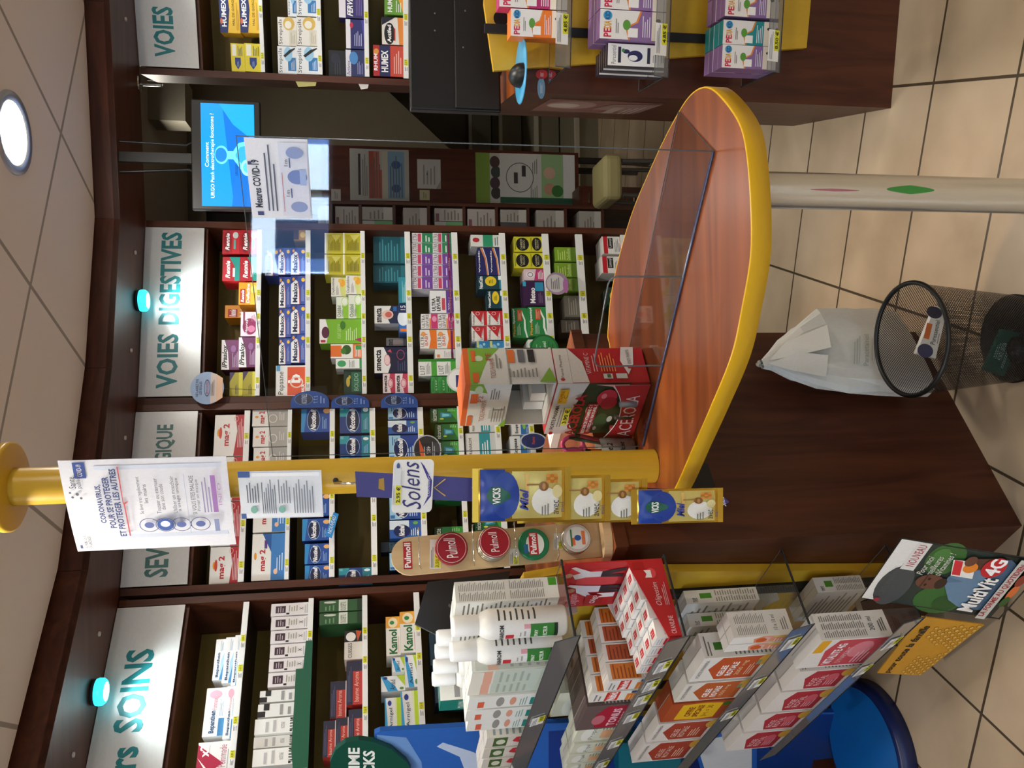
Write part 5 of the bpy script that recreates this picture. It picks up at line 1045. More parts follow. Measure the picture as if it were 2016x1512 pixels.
sweets(1105, 1263, 944, 1029, YS - .014, False, 'golden sweets bag, third from the top of the strip', 3)
sweets(1254, 1412, 962, 1030, YS - .030, True, 'lowest golden honey sweets bag with dark blue top', 4)
# carton displays behind the screen
PC = atz(1282, 752, TZ) + (0, 0, .003); E1 = np.array([-.5953, .8035, 0]); E2 = np.array([.8035, .5953, 0])
FN = np.array([-.8035, -.5953, 0]); SNR = np.array([.5953, -.8035, 0])     # outward: front, right flank
zt = onpl(1098, 757, PC, FN)[2]
a = onpl(1232, 862, PC, FN); wF = float((a - PC) @ E1); wF = .205
b_ = onpl(1092, 705, PC, SNR); wS = float((b_ - PC) @ E2); wS = min(max(wS, .10), .16)
r = empty('carton_display', PC + E1 * wF / 2 + E2 * wS / 2, 'red and white Acerola cardboard display standing on the rounded table', 'carton display', 'carton displays on the rounded table')
H1 = zt - PC[2]
m = MB(); RB = M('b01f28', .4); O = PC + E1 * wF
m.obox(O, -E1 * wF, E2 * wS, Z3 * H1, RB)
m.art(O, -E1 * wF, Z3 * H1, 'r d8d4cc 0 66 100 100|p 2a3a22 0 20 100 20 100 66 70 72 40 78 20 74 0 66|e 3f5a34 24 40 18 8|e d8d4c8 20 52 8 5|e d8d4c8 30 30 6 3|e c8c4b8 50 58 8 3|e e4e0d4 12 44 4 2|r b8242e 0 48 62 60|t fff BESOIN_DE_VITAMINE_C_? 2 54.5 60 58.5 b|t fff PASSEZ_AU_NATUREL_! 6 49.5 60 53 b|e c03040 74 42 16 11|e a81f30 64 38 12 9|e e08088 78 46 5 3|p e8a8a0 80 30 100 22 100 60 96 40|t 2a2a2a FORTE_PHARMA 14 92 62 96.5 b|r e8b020 66 86 92 96|t 8a3a10 VITAMINE 68 91 90 95|t 8a3a10 C 76 87 82 90.5|e b8242e 7 94 3.4 2.4|l 8a8680 20 85 62 91 2|r e4e03a 24 79 58 85.5|t 33331a 3.90_€ 27 80 55 84.8 b|t a81f2c ACEROLA 2 66 84 78 b', .0004)
m.art(PC, E2 * wS, Z3 * H1, 'r d8d4cc 0 84 100 100|t 55504a Forte_Pharma 16 92 80 95|e b8242e 10 94 4 2.4|t b01f2c ACEROLA 8 72 92 82 b|p d8d4cc 0 66 60 70 100 84 0 84|t e8c0c0 VITAMINE_C 24 62 84 67|l e0a0a0 30 54 84 60 2|l e88a4a 30 34 86 52 6|p d8d4d0 20 22 50 14 100 10 100 24 60 28|e b8242e 40 19 4 2.4|t 77706a FORTE_PHARMA 50 16 92 20|r d0ccc4 8 40 22 50|r c8c4bc 8 24 22 36|r 4a6a3a 10 42 20 46', .0004)
part(m, 'carton_body', r)
m = MB(); pts = []
lipz = lambda x: H1 * (.24 + .16 * abs(2 * x - 1) ** 2)
xs = [i / 16 for i in range(17)]
top_ = [O - E1 * wF * x + FN * (.03 - .02 * x) + Z3 * lipz(x) for x in xs]; bot_ = [O - E1 * wF * x + FN * (.028 - .02 * x) for x in xs]
m.add(bot_ + top_, [(i, i + 1, 17 + i + 1, 17 + i) for i in range(16)], RB); m.add([p + FN * -.0008 for p in bot_ + top_], [(17 + i, 17 + i + 1, i + 1, i) for i in range(16)], M('e0dcd8', .5))
m.tube(top_, .0011, M('e8e4e0', .5), 5)
tv, tf = textmesh('ACEROLA', False)
m.add([O - E1 * wF * (.12 + .72 * p) + FN * (.031 - .02 * (.12 + .72 * p)) + Z3 * H1 * (.05 + .15 * q + .03 * p) for p, q in tv], tf, M('e8c8c8', .5)); part(m, 'front_lip', r)
m = MB()
for x in (.2, .45, .7):
    c = O - E1 * wF * x + FN * .016 + Z3 * .02; m.lathe([(0, 0), (.008, 0), (.008, .04), (0, .041)], M(('b83040', '3a3a3c', '8a8d90')[int(x * 4) % 3], .3), 14, c)
part(m, 'lozenge_tubes', r)
# white and lime display stacked on top
z2 = PC[2] + H1 + .001; P2c = PC * (1, 1, 0) + Z3 * z2 + E1 * .006 + E2 * .006
zt2 = onpl(927, 757, P2c, FN)[2]; H2 = zt2 - z2; w2, s2 = .165, wS * 1.02
r = empty('carton_display', P2c + E1 * w2 / 2 + E2 * s2 / 2, 'white, lime and orange cardboard display stacked on the red Acerola one', 'carton display', 'carton displays on the rounded table')
O = P2c + E1 * w2; WB2 = M('dcd9d2', .5); m = MB()
m.obox(O, -E1 * w2, E2 * s2, Z3 * .006, WB2); m.obox(O + Z3 * (H2 * .52), -E1 * w2, E2 * s2, Z3 * (H2 * .48), WB2)
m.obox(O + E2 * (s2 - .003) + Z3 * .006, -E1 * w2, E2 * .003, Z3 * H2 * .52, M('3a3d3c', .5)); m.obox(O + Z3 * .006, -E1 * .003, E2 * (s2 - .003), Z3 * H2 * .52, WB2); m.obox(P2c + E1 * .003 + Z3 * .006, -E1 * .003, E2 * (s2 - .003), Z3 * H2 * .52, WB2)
m.art(O + Z3 * H2 * .52, -E1 * w2, Z3 * H2 * .48, 'p 7fae3a 78 56 100 70 100 100 86 100|e c8d8b0 86 78 10 10|r e0682e 56 78 78 96|r e0682e 2 86 26 98|t a86a5a TICKS_PHARMA 12 56 64 68|t b04030 P2 60 66 74 78|l 77736c 66 26 92 50 4|r c0bdb6 20 10 40 46|l 8a867e 12 6 50 40 5|p 7fae3a 0 0 20 0 0 18', .0004)
m.art(P2c, E2 * s2, Z3 * H2, 'p 7fae3a 66 78 100 62 100 100 0 100 0 92|e c8d8b0 70 88 8 5|r e0682e 4 90 30 97|r e0682e 62 92 92 97|t a06a5a TICKS_PHARMA 14 70 70 76|t b04a40 PE 64 74 84 80|l 8a867e 40 62 84 70 2|r e0702e 56 46 92 54|r 6a6a70 56 34 92 42|r 2a2a2c 56 22 92 30|l 8a867e 14 20 40 56 8|p 7fae3a 0 0 40 6 0 20', .0004)
m.prism([O + Z3 * H2, P2c + Z3 * H2, P2c + E2 * s2 + Z3 * (H2 + .0), O + E2 * s2 + Z3 * (H2 + .0)], Z3 * .012, M('e0682e', .45)); part(m, 'carton_body', r)
m = MB(); tb_ = P2c + E1 * .08 + E2 * .05 + Z3 * .008
for i in range(2): m.obox(tb_ + E1 * (.035 * i) - FN * -.0 + FN * .02, E1 * .03, E2 * .07, Z3 * (.034 + .012 * i), M('d8d8d6', .35))
part(m, 'blister_tubes', r)
# pen pot with scissors
pp = atz(1252, 887, TZ) + (-.004, .016, .0028) + NF * .004; ph_ = .088
r = empty('pen_pot', pp, 'grey printed pen pot on the table beside the yellow pole', 'pot')
m = MB(); m.lathe([(0, .002), (.029, .002), (.031, .004), (.034, ph_), (.032, ph_), (.029, .006), (0, .006)], M('8a8880', .5), 32, pp)
fa = math.atan2(-pp[1], -pp[0] + .25)
for txt, zz, hh, a0, a1 in (('Picot 2', .06, .014, -50, 30), ('Picot', .03, .012, -20, 34)):
    tv, tf = textmesh(txt, True, True); m.add([pp + ((.0345) * math.cos(fa + math.radians(a0 + (a1 - a0) * p)), (.0345) * math.sin(fa + math.radians(a0 + (a1 - a0) * p)), zz + hh * q) for p, q in tv], tf, M('1f1f1f', .5))
part(m, 'printed_cup', r)
r = empty('scissors', pp + (0, 0, .02), 'pink-handled scissors standing in the grey pen pot', 'scissors')
m = MB(); c = pp + (-.018, 0, 0)
m.prism([c + (-.004, .006, .012), c + (.004, .006, .012), c + (.006, .004, .12), c + (-.006, .004, .12)], (0, .0015, 0), CHROME); m.prism([c + (-.001, .0, .012), c + (.007, .0, .012), c + (.01, -.001, .12), c + (-.002, -.001, .12)], (0, .0015, 0), CHROME); part(m, 'blades', r)
for dx, rr_, nm in ((.012, .021, 1), (-.016, .019, 0)):
    m = MB(); cc = c + (dx + .026, .003, .15); m.tube([cc + (rr_ * math.sin(a) * (.85), 0, rr_ * 1.2 * math.cos(a)) for a in [i * math.pi / 12 for i in range(24)]], .0055, M('c23a72', .3), 8, closed=True)
    m.tube([cc + (-dx * .2, 0, -rr_ * 1.2), c + (dx * .3 + .004, .003, .11)], .006, M('c23a72', .3), 8); part(m, 'handle_ring', r)
for i, (c1, lb, dx, dy, tx, ty) in enumerate((('1f4a2a', 'dark green pen leaning in the grey pot', .014, -.004, .04, -.0), ('8a2038', 'dark red pen leaning in the grey pot', .016, .0, .05, -.02), ('1a1a1c', 'black pen in the grey pot', .0, .014, .0, .01), ('e07a30', 'orange pen in the grey pot', .0, -.02, .012, -.02))):
    a = pp + (dx * .6, dy * .6, .0075); b = pp + (dx + tx * .5, dy + ty * .5, .135 + .012 * (i == 0) - .02 * (i > 1)); d = (b - a) / np.linalg.norm(b - a)
    r = empty('pen', a, lb, 'pen', 'pens in the grey pot'); m = MB(); m.tube([a + d * .01, b], .0048, M(c1, .3), 10); part(m, 'barrel', r); m = MB(); m.tube([a, a + d * .01], [.001, .004], BLK, 8); part(m, 'tip', r); m = MB(); m.tube([b, b + d * .014], .0038, BLK, 8); part(m, 'push_cap', r)
# papers lit on the counter
m = MB(); c = np.array([-.13, 2.36, LH + .0008]); m.obox(c, FA * .14, EB * .1, Z3 * .022, M('f2f0ea', .6)); m.obox(c + FA * .01 + EB * .004 + Z3 * .0221, FA * .125, EB * .09, Z3 * .002, M('f6f5f2', .6)); tag(m.build('paper_pile', loc=c), 'bright white pile of paper on the counter behind the red Acerola display', 'paper pile')
# ------------------------------------------------------------------ pastille rack on the counter corner
pu, pn = np.array([.925, .38, 0]), np.array([.38, -.925, 0])
pb = np.array([-.352, 1.905, LH])
def on_r(X, Y, out=0.):
    p = onpl(X, Y, pb + pn * out, pn); return p
r = empty('pastille_rack', pb, 'pale wooden board with rounded top holding tins, beside the sweets bags', 'display rack')
c0, c1 = on_r(1205, 1058), on_r(770, 1096); zt_ = c1[2]; hw = .043
def rc_(z): return float(np.interp(z, [c0[2], zt_], [(c0 - pb) @ pu, (c1 - pb) @ pu]))
out = []
for a in [math.pi * i / 14 for i in range(15)]: out.append(pb + pu * (rc_(zt_) + hw * math.cos(a)) + Z3 * (zt_ - hw - LH + hw * math.sin(a)))
zb_ = LH + .001
out += [pb + pu * (rc_(zb_) - hw) + Z3 * (zb_ - LH), pb + pu * (rc_(zb_) + hw) + Z3 * (zb_ - LH)]
m = MB(); m.prism(out, -pn * .012, WL); part(m, 'board', r)
m = MB(); bs = pb + pu * rc_(zb_) + Z3 * .001
m.prism([bs + pu * (hw * 1.15 * math.cos(a)) + pn * (.012 + .032 * math.sin(a)) for a in [math.pi * i / 12 for i in range(13)]], Z3 * .02, WL); part(m, 'foot', r)
lb_ = None
m = MB(); A1, A2, A3 = on_r(812, 1120, .0008), on_r(810, 1066, .0008), on_r(795, 1121, .0008); m.art(A1, A2 - A1, A3 - A1, 'r b3222c 0 0 100 100|t fff Pulmoll 5 14 95 88 b', .0003); part(m, 'brand_label', r)
for X0, X1, Y0, Y1 in ((846, 868, 1062, 1120), (1003, 1022, 1080, 1112), (1090, 1108, 1050, 1082)):
    m = MB(); A1, A2, A3 = on_r(X1, Y1, .0008), on_r(X1, Y0, .0008), on_r(X0, Y1, .0008); m.art(A1, A2 - A1, A3 - A1, 'r e8e4da 0 0 100 100|r e6e02e 4 4 50 60|t 33331a 3,50_€ 6 14 46 50|l 77736c 4 66 90 94 2', .0003); part(m, 'price_label', r)
m = MB()
for X in (828, 932, 1013, 1094):
    c = on_r(X, 1085 - (X - 800) * .06); d = c
    m.tube([c + pu * -.042 + pn * .001, c + pu * -.04 + pn * .05 + Z3 * .006, c + pu * .04 + pn * .055 + Z3 * .006, c + pu * .046 + pn * .03, c + pu * .046 + pn * .001], .0014, CHROME, 6)
part(m, 'wire_holder', r)
def tin(X, Y, rad, n, body, lid, spec, label, out=.006):
    k = on_r(X, Y, out + n * .017); base = k - pn * (n * .017)
    rt = empty('pastille_tin', base, label, 'tin', 'pastille tins on the wooden rack')
    m = MB()
    for i in range(n):
        o = base + pn * (.0172 * i); m.lathe([(0, 0), (rad * .96, 0), (rad, .002), (rad, .0085), (rad * 1.03, .009), (rad * 1.03, .015), (rad * .98, .0165), (0, .0166)], M(body, .25, .8 if body == 'b0a898' else .1), 36, o, ax=pn)
    part(m, 'tin_body', rt)
    m = MB(); o = base + pn * (.0172 * n - .0004); m.lathe([(0, .0003), (rad * .97, .0)], M(lid, .3), 36, o, ax=pn)
    uu = pu; vv = Z3; q = o - uu * rad - vv * rad + pn * .0006
    m.art(q, uu * 2 * rad, vv * 2 * rad, spec, .0003); part(m, 'printed_lid', rt)
tin(889, 1079, .0365, 1, '8a1f28', '9a1c2a', 'o e0c0b8 50 50 46 46 4|p fff 0.1 0.1 0.2 0.1 0.2 0.2|t f4ecec Pulmoll 20 34 80 70 s', 'dark red tin, topmost on the wooden rack')
tin(974, 1067, .0365, 3, 'b0a898', '9a1c2a', 'o e0c0b8 50 50 46 46 4|t f4ecec Pulmoll 20 40 80 66 s', 'dark red tin on a stack of silver tins, second from the rack top')
tin(1051, 1071, .0355, 1, '1f7a50', '1f7a50', 'e e8efe8 50 46 36 30|r b3222c 14 36 88 66|t fff Pulmoll 18 42 84 62 b|r 2a6a9a 20 70 50 84', 'green tin, third from the rack top')
tin(1136, 1059, .033, 2, 'b0a898', 'c8c4bc', 'e e4e6e4 50 50 40 40|r e8743a 24 58 50 68|e 2a5aa0 50 48 10 12|r 3a7a4a 20 68 80 74|r e07a4a 26 22 74 34', 'silver tin with pale label, lowest on the rack')
# ================================================================== FLOOR THINGS
bx, by = .095, 1.846; BH = .30
r = empty('waste_bin', (bx, by, 0), 'black wire mesh waste bin on the tiled floor before the counter', 'bin')
def wiremat():
    m = bpy.data.materials.new('black_wire_mesh'); n, l = NT(m); b = n['Principled BSDF']; o = n['Material Output']
    b.inputs['Base Color'].default_value = lin('121214'); b.inputs['Roughness'].default_value = .4
    tc = n.new('ShaderNodeTexCoord'); sp = n.new('ShaderNodeSeparateXYZ'); l.new(tc.outputs['Object'], sp.inputs[0])
    def math_(op, a, c=None):
        k = n.new('ShaderNodeMath'); k.operation = op
        for i, v in enumerate((a, c)):
            if v is None: continue
            if isinstance(v, (int, float)): k.inputs[i].default_value = v
            else: l.new(v, k.inputs[i])
        return k.outputs[0]
    an = math_('ARCTAN2', sp.outputs[1], sp.outputs[0]); u = math_('MULTIPLY', an, 64.); v = math_('MULTIPLY', sp.outputs[2], 480.)
    s1 = math_('ABSOLUTE', math_('SINE', math_('ADD', u, v))); s2 = math_('ABSOLUTE', math_('SINE', math_('SUBTRACT', u, v)))
    hole = math_('GREATER_THAN', math_('MINIMUM', s1, s2), .46)
    t = n.new('ShaderNodeBsdfTransparent'); mx = n.new('ShaderNodeMixShader'); l.new(hole, mx.inputs[0]); l.new(b.outputs[0], mx.inputs[1]); l.new(t.outputs[0], mx.inputs[2]); l.new(mx.outputs[0], o.inputs[0])
    return m
m = MB(); m.lathe([(.108, .012), (.138, BH - .006)], wiremat(), 64, (bx, by, 0)); part(m, 'mesh_wall', r)
m = MB(); t_ = [i * 2 * math.pi / 48 for i in range(48)]
m.tube([(bx + .139 * math.cos(a), by + .139 * math.sin(a), BH - .002) for a in t_], .006, BLK, 10, closed=True); part(m, 'rim', r)
m = MB(); m.lathe([(0, .006), (.108, .006), (.11, .003), (.11, .0008), (.112, .014), (.108, .016), (.107, .008), (0, .008)], BLK, 48, (bx, by, 0)); part(m, 'base', r)
def tossed(px, y, spec, base, label, name, cat, dy=.012):
    p = [aty(X, Y, y) for X, Y in px]; m = MB(); m.prism(p, (0, dy, .0), M(base, .5)); m.art(p[0], p[1] - p[0], p[3] - p[0], spec, .0004); return tag(m.build(name, loc=p[0]), label, cat, 'things thrown in the bin')
tossed(((1842, 706), (1864, 612), (1842, 602), (1804, 696)), 1.885, 'e 4a4a6a 10 60 14 40|e 3a3a4a 90 60 12 40|r d8743a 34 56 66 84|t 44484e Puressentiel 26 22 76 46|l 8a8a8a 30 8 60 18 1', 'e4e2dc', 'white box with orange label lying in the mesh bin', 'crumpled_box', 'box')
tossed(((1978, 740), (2008, 655), (1974, 648), (1938, 728)), 1.795, 't cfe4e0 FORTE_DETOX 30 40 70 62|l a8d0c8 14 20 86 34 2|l a8d0c8 30 66 70 84 2', '0f5a50', 'teal green box at the bottom of the mesh bin', 'crumpled_box', 'box')
m = MB(); c = np.array([bx - .03, by - .05, .045]); m.lathe([(0, -.03), (.02, -.026), (.034, -.004), (.03, .016), (.012, .028), (0, .03)], BLK, 14, c); tag(m.build('black_lid', loc=c), 'crumpled black lump in the bottom of the mesh bin', 'litter')
# white paper bag hanging on the counter face over the bin
bo = C0 + NF * .075
secs = [(1500, 718, 7, .008), (1516, 712, 14, .014), (1545, 707, 34, .02), (1585, 697, 54, .03), (1630, 690, 70, .04), (1690, 690, 74, .045), (1750, 692, 76, .045), (1790, 694, 72, .04)]
r = empty('paper_bag', onpl(1500, 718, bo, NF), 'crumpled white paper bag hanging on the counter above the mesh bin', 'bag')
m = MB(); N = 20; vs = []; rnd = random.Random(4); fs = []
for k, (X, Y, hw_, dp) in enumerate(secs):
    c = onpl(X, Y, bo, NF); sc_ = np.linalg.norm(onpl(X, Y - 1, bo, NF) - c)
    for j in range(N):
        a = 2 * math.pi * j / N; e1, e2 = math.cos(a), math.sin(a)
        e1 = math.copysign(abs(e1) ** .7, e1); e2 = math.copysign(abs(e2) ** .7, e2)
        f = 1 + .10 * math.sin(3 * a + k * 1.3) * (k < 5) + .03 * rnd.uniform(-1, 1)
        vs.append(c + FA * (e1 * hw_ * sc_ * f) + NF * (e2 * dp * f))
for k in range(len(secs) - 1):
    for j in range(N): fs.append((k * N + j, k * N + (j + 1) % N, (k + 1) * N + (j + 1) % N, (k + 1) * N + j))
m.add(vs, fs, M('d6d8d4', .75), False); m.add(vs[-N:], [tuple(range(N))], M('d6d8d4', .75)); part(m, 'bag_body', r)
m = MB()
fl = [onpl(X, Y, bo + NF * (.05 if X > 1600 else .03), NF) for X, Y in ((1508, 712), (1560, 668), (1628, 690), (1636, 672), (1575, 640), (1545, 655))]
a = [onpl(X, Y, bo + NF * o_, NF) for X, Y, o_ in ((1512, 716, .018), (1560, 730, .032), (1626, 742, .05), (1630, 700, .058), (1575, 694, .045))]
m.prism(a, NF * .0015, M('dddfdb', .75))
a = [onpl(X, Y, bo + NF * o_, NF) for X, Y, o_ in ((1514, 710, .02), (1548, 672, .03), (1628, 640, .05), (1636, 684, .06), (1570, 700, .042))]
m.prism(a, NF * .0015, M('e2e4e0', .75)); part(m, 'folded_flap', r)
m = MB(); q = [onpl(X, Y, bo + NF * .05, NF) for X, Y in ((1735, 724), (1735, 655), (1672, 655), (1672, 724))]
m.art(q[0], q[1] - q[0], q[3] - q[0], 't 9aa8a0 Paracetamol 6 40 94 56|l b0bab4 10 66 90 90 3|l b0bab4 20 10 84 34 3', .0004); part(m, 'faint_print', r)
m = MB(); hk = onpl(1494, 718, C0 + NF * .0015, NF); m.lathe([(0, .012), (.007, .012), (.008, .009), (.004, .007), (.004, 0), (.009, -.0005)], M('b8b4a8', .4), 16, hk, ax=NF); 
m.tube([hk + NF * .008, onpl(1502, 718, bo, NF)], .002, M('c8c8c4', .6), 6); part(m, 'hanging_knob', r)
# blue floor display
vx, vy = -1.215, 2.475
r = empty('floor_display', (vx, vy, 0), 'blue floor display with round base and dark green speech bubble on top', 'floor display')
BLU = M('14549c', .3); NAV = M('14245a', .35)
m = MB(); m.lathe([(0, .05), (.205, .05), (.214, .045), (.22, .001), (0, .001)], NAV, 56, (vx, vy, 0)); part(m, 'round_plinth', r)
m = MB(); m.lathe([(0, .0515), (.196, .0515)], M('0f62b4', .25), 56, (vx, vy, 0)); part(m, 'blue_top', r)
vp = np.array([-1.06, 2.60, 0]); vu = np.array([.93, -.36, 0]); vn = np.array([-.36, -.93, 0])
def vpl(X, Y, o=0.): return onpl(X, Y, vp + vn * o, vn)
pl = [vpl(X, Y) for X, Y in ((1735, 1470), (1735, 1560), (736, 1560), (737, 1445), (748, 1440), (1000, 1426), (1240, 1420), (1480, 1404), (1690, 1402))]
pl[0] = pl[0] * (1, 1, 0) + Z3 * .053; pl[1] = pl[1] * (1, 1, 0) + Z3 * .053
m = MB(); m.prism(pl, -vn * .02, M('2a62b8', .35)); 
def vart(ps, c, k): m.prism([vpl(X, Y, .0006 * k) for X, Y in ps], -vn * .0004, M(c, .35))
vart([(860, 1470), (872, 1462), (930, 1480), (990, 1510), (990, 1530), (920, 1530), (905, 1490)], 'b8c8e4', 1)
vart([(742, 1447), (800, 1452), (830, 1500), (835, 1555), (742, 1555)], '6a94d0', 1)
vart([(1370, 1460), (1480, 1440), (1480, 1555), (1400, 1555)], 'd4d8dc', 1); vart([(1290, 1440), (1362, 1452), (1390, 1555), (1290, 1555)], '162a66', 1)
vart([(1490, 1408), (1680, 1406), (1640, 1470), (1680, 1555), (1490, 1555)], '163a80', 1); vart([(1080, 1440), (1240, 1426), (1240, 1555), (1080, 1555)], '1a3a8a', 1)
part(m, 'printed_panel', r)
m = MB(); bub = [(650, 1500), (660, 1478), (680, 1462), (706, 1457), (735, 1461), (770, 1475), (800, 1500), (809, 1515), (800, 1545), (650, 1545)]
m.prism([vpl(X, Y, .022) for X, Y in bub], -vn * .02, M('0f4a3c', .3)); tq = [vpl(X, Y, .0228) for X, Y in ((708, 1538), (708, 1472))]
def btext(t, Xb, Xt, Y0, Y1):
    tv, tf = textmesh(t, True); o_, u_, w_ = vpl(Xb, Y1, .0228), vpl(Xb, Y0, .0228) - vpl(Xb, Y1, .0228), vpl(Xt, Y1, .0228) - vpl(Xb, Y1, .0228)
    m.add([o_ + u_ * p + w_ * q for p, q in tv], tf, M('f0f4f2', .4))
btext('PRIME', 708, 686, 1472, 1542); btext('VICKS', 738, 715, 1478, 1546); part(m, 'speech_bubble_header', r)
tp = EP(.93, .10, .44)
m = MB(); q = [vpl(X, Y, .09) for X, Y in ((1340, 1530), (1340, 1470), (1218, 1462), (1218, 1530))]
m.prism(q, -vn * .06, M('0f6a7c', .3)); part(m, 'teal_tray', r)
# ================================================================== SHELF TALKERS
def talker(bk, X, Y, rx, ry, out, spec, base, label, film=False):
    b = BAYS[bk]; c = onpl(X, Y, b.a + b.n * out, b.n); s_ = np.linalg.norm(onpl(X, Y - 1, b.a + b.n * out, b.n) - c)
    r = empty('shelf_talker', c, label, 'shelf talker', 'round plastic talkers clipped to the shelf edges')
    m = MB(); N = 28; m.prism([c + b.d * (rx * s_ * math.cos(a)) + Z3 * (ry * s_ * math.sin(a)) for a in [2 * math.pi * i / N for i in range(N)]], -b.n * .0008, M(base, .3))
    o = c - b.d * rx * s_ - Z3 * ry * s_; m.art(o + b.n * .0004, b.d * 2 * rx * s_, Z3 * 2 * ry * s_, spec, .0004); part(m, 'printed_disc', r)
    zr = min(b.rows, key=lambda z: abs(z - c[2])); e = c * (1, 1, 0) - b.n * (out + .0) + Z3 * zr
    m = MB(); m.tube([c - b.n * .0015, (c + e) / 2 - Z3 * .01, e + b.n * .0012], .0016, FILM, 6); part(m, 'clear_stem', r)
talker('D', 408, 764, 32, 31, .05, 'p e8c0a0 8 22 92 22 80 4 20 4|p d8c8c0 2 40 98 40 92 22 8 22|t 33405a NE_LAISSEZ_PAS 24 76 78 84|t 33405a LES_REGLES 30 66 70 73|o 44506a 50 50 26 9 12|t b04a5a BROCHURE 32 46 68 54|l 6a7080 26 28 74 40 3', '9ab4d8', 'pale blue and orange round talker at the corner below VOIES DIGESTIVES sign')
talker('D', 906, 748, 24, 26, .05, 'e f4f4f2 50 50 44 44|r 2a2f7a 20 44 70 66|t 4a4a8a L107 30 28 70 40', 'dcdcd8', 'white round talker with navy block above the white-lime display')
talker('S', 841, 886, 30, 27, .06, 'e 23262e 50 50 46 46|p c8562a 6 60 40 76 88 78 60 66 12 48|t d8d8d8 48% 38 38 62 52 u|l a8acb0 26 22 76 34 2|l a8acb0 30 56 70 64 1', 'b8bcc0', 'dark round talker with an orange band beside the yellow pole')
talker('D', 1097, 558, 22, 22, .05, 'e c9c6c8 50 56 40 40|e b070a8 40 14 34 12|l 7a767c 24 40 76 80 5', 'a88aa8', 'grey and pink round talker on the seventh digestive shelf')
talker('D', 1072, 688, 30, 28, .06, 'e 2f8a48 50 50 44 44|t bfe8c8 citrasel 26 44 76 56 b|l 1f5a30 24 18 76 38 3|l 9ad0a8 30 62 70 80 3', '1f6a38', 'green round talker above the white-lime display')
talker('S', 1050, 868, 16, 26, .05, 'e 1f2f6a 50 50 44 44|t e05a4a Pharma 30 44 74 56', 'c8d0dc', 'navy round talker half hidden by the pink scissors')
for i, (X0, X1, Y0, Y1, lb) in enumerate(((572, 648, 769, 802, 'third'), (652, 727, 776, 802, 'fourth'), (750, 823, 773, 802, 'fifth'))):
    b = BAYS['S']; q = b.a + b.n * .02; o = onpl(X1, Y1, q, b.n); u = onpl(X1, Y0, q, b.n) - o; w_ = onpl(X0, Y1, q, b.n) - o; u = b.d * np.linalg.norm(u)
    m = MB(); N = 16; w2_ = Z3 * w_[2]
    # arch points sideways out of the shelf end as in a header card lying on its long edge
    pts = [o, o + w2_] + [o + w2_ * (.5 + .5 * math.cos(math.pi * k / N)) + u * (.35 + .65 * math.sin(math.pi * k / N)) for k in range(N + 1)]
    m.prism(pts, -b.n * .001, M('2f4f92', .2)); m.art(o + b.n * .0004, u, w2_, 'e 16264a 50 66 34 24|o 6a86b8 50 66 34 24 5|t b8c8e4 NICOTINELL 22 58 80 72 i|t a8bce0 T._T._S. 26 30 70 40|l 7a92c8 24 10 70 26 2', .0004)
    m.tube([o + u * .2 - b.n * .0015, o + u * .2 - b.n * .0185], .0016, FILM, 6)
    tag(m.build('shelf_header', loc=o), 'translucent blue arched header at the %s shelf end beside the GIQUE bay' % lb, 'shelf header', 'blue arched headers beside the nicotine shelves')
b = BAYS['S']; q = b.a + b.n * .03; pts = [onpl(X, Y, q, b.n) for X, Y in ((653, 1060), (640, 1054), (657, 1008), (667, 1012))]
m = MB(); m.prism(pts, -b.n * .001, M('2a8ad0', .35)); m.art(pts[0] + b.n * .0003, pts[3] - pts[0], pts[1] - pts[0], 't e8f4fc NOUVEAU 14 24 86 76', .0004); m.tube([(pts[0] + pts[3]) / 2 - b.n * .0015, (pts[0] + pts[3]) / 2 - b.n * .0285], .0016, FILM, 6)
tag(m.build('shelf_flag', loc=pts[0]), 'slanted sky blue flag on the third shelf edge, right above the pale wooden rack', 'shelf flag')
# ================================================================== BACK ROOM
ys = 4.2
def bk(X, Y, y=ys): return aty(X, Y, y)
x0, x1 = bk(800, 462)[0], bk(800, 404)[0]
r = empty('storeroom_shelving', ((x0 + x1) / 2, ys, 0), 'narrow dark shelving with whitish boxes seen through the screen beside the passage', 'shelving')
m = MB(); m.box((x0 - .02, ys, 0), (x0 - .0005, ys + .3, 2.45), WD); m.box((x1, ys, 0), (x1 + .015, ys + .3, 2.45), WD); part(m, 'side_panels', r)
m = MB(); m.box((x0, ys + .28, 0), (x1 - .0005, ys + .3, 2.45), M('2a241e', .7)); part(m, 'back_panel', r)
bxs = [(648, 626), (706, 660), (773, 713), (841, 794), (911, 856), (975, 921), (1037, 986), (1111, 1057), (1184, 1141)]
for i, (Xb, Xt) in enumerate(bxs):
    zb2 = bk(Xb, 430)[2]; m = MB(); m.box((x0, ys + .004, zb2 - .015), (x1 - .0005, ys + .279, zb2 - .0006), WDH); part(m, 'shelf', r)
    n = 2 if i in (2, 4, 6) else 1; wd = (x1 - x0 - .012) / n
    zt2 = bk(Xt, 430)[2]
    for j in range(n):
        art = ('backw', 'backp', 'backg', 'backw', 'backg', 'backp', 'backd', 'backw', 'backw')[(i + j) % 9]
        carton(art, (x0 + .005 + wd * j, ys + .012, zb2), np.array([1., 0, 0]), np.array([0, -1., 0]), wd - .003, .16, zt2 - zb2, '%s box, %s, %s shelf from top of the narrow storeroom shelving' % (ART[art][1], 'alone' if n == 1 else ('left one', 'right one')[j], ORD[i]), 'boxes on the narrow storeroom shelving', 'storage_box')
yc = 4.895
a = bk(1140, 408, yc - .3); c = bk(632, 285, yc - .3); yc0 = yc - .3
r = empty('tall_cabinet', ((a[0] + c[0]) / 2, yc0, 0), 'tall reddish cabinet side with pinned papers, in the room behind the passage', 'cabinet')
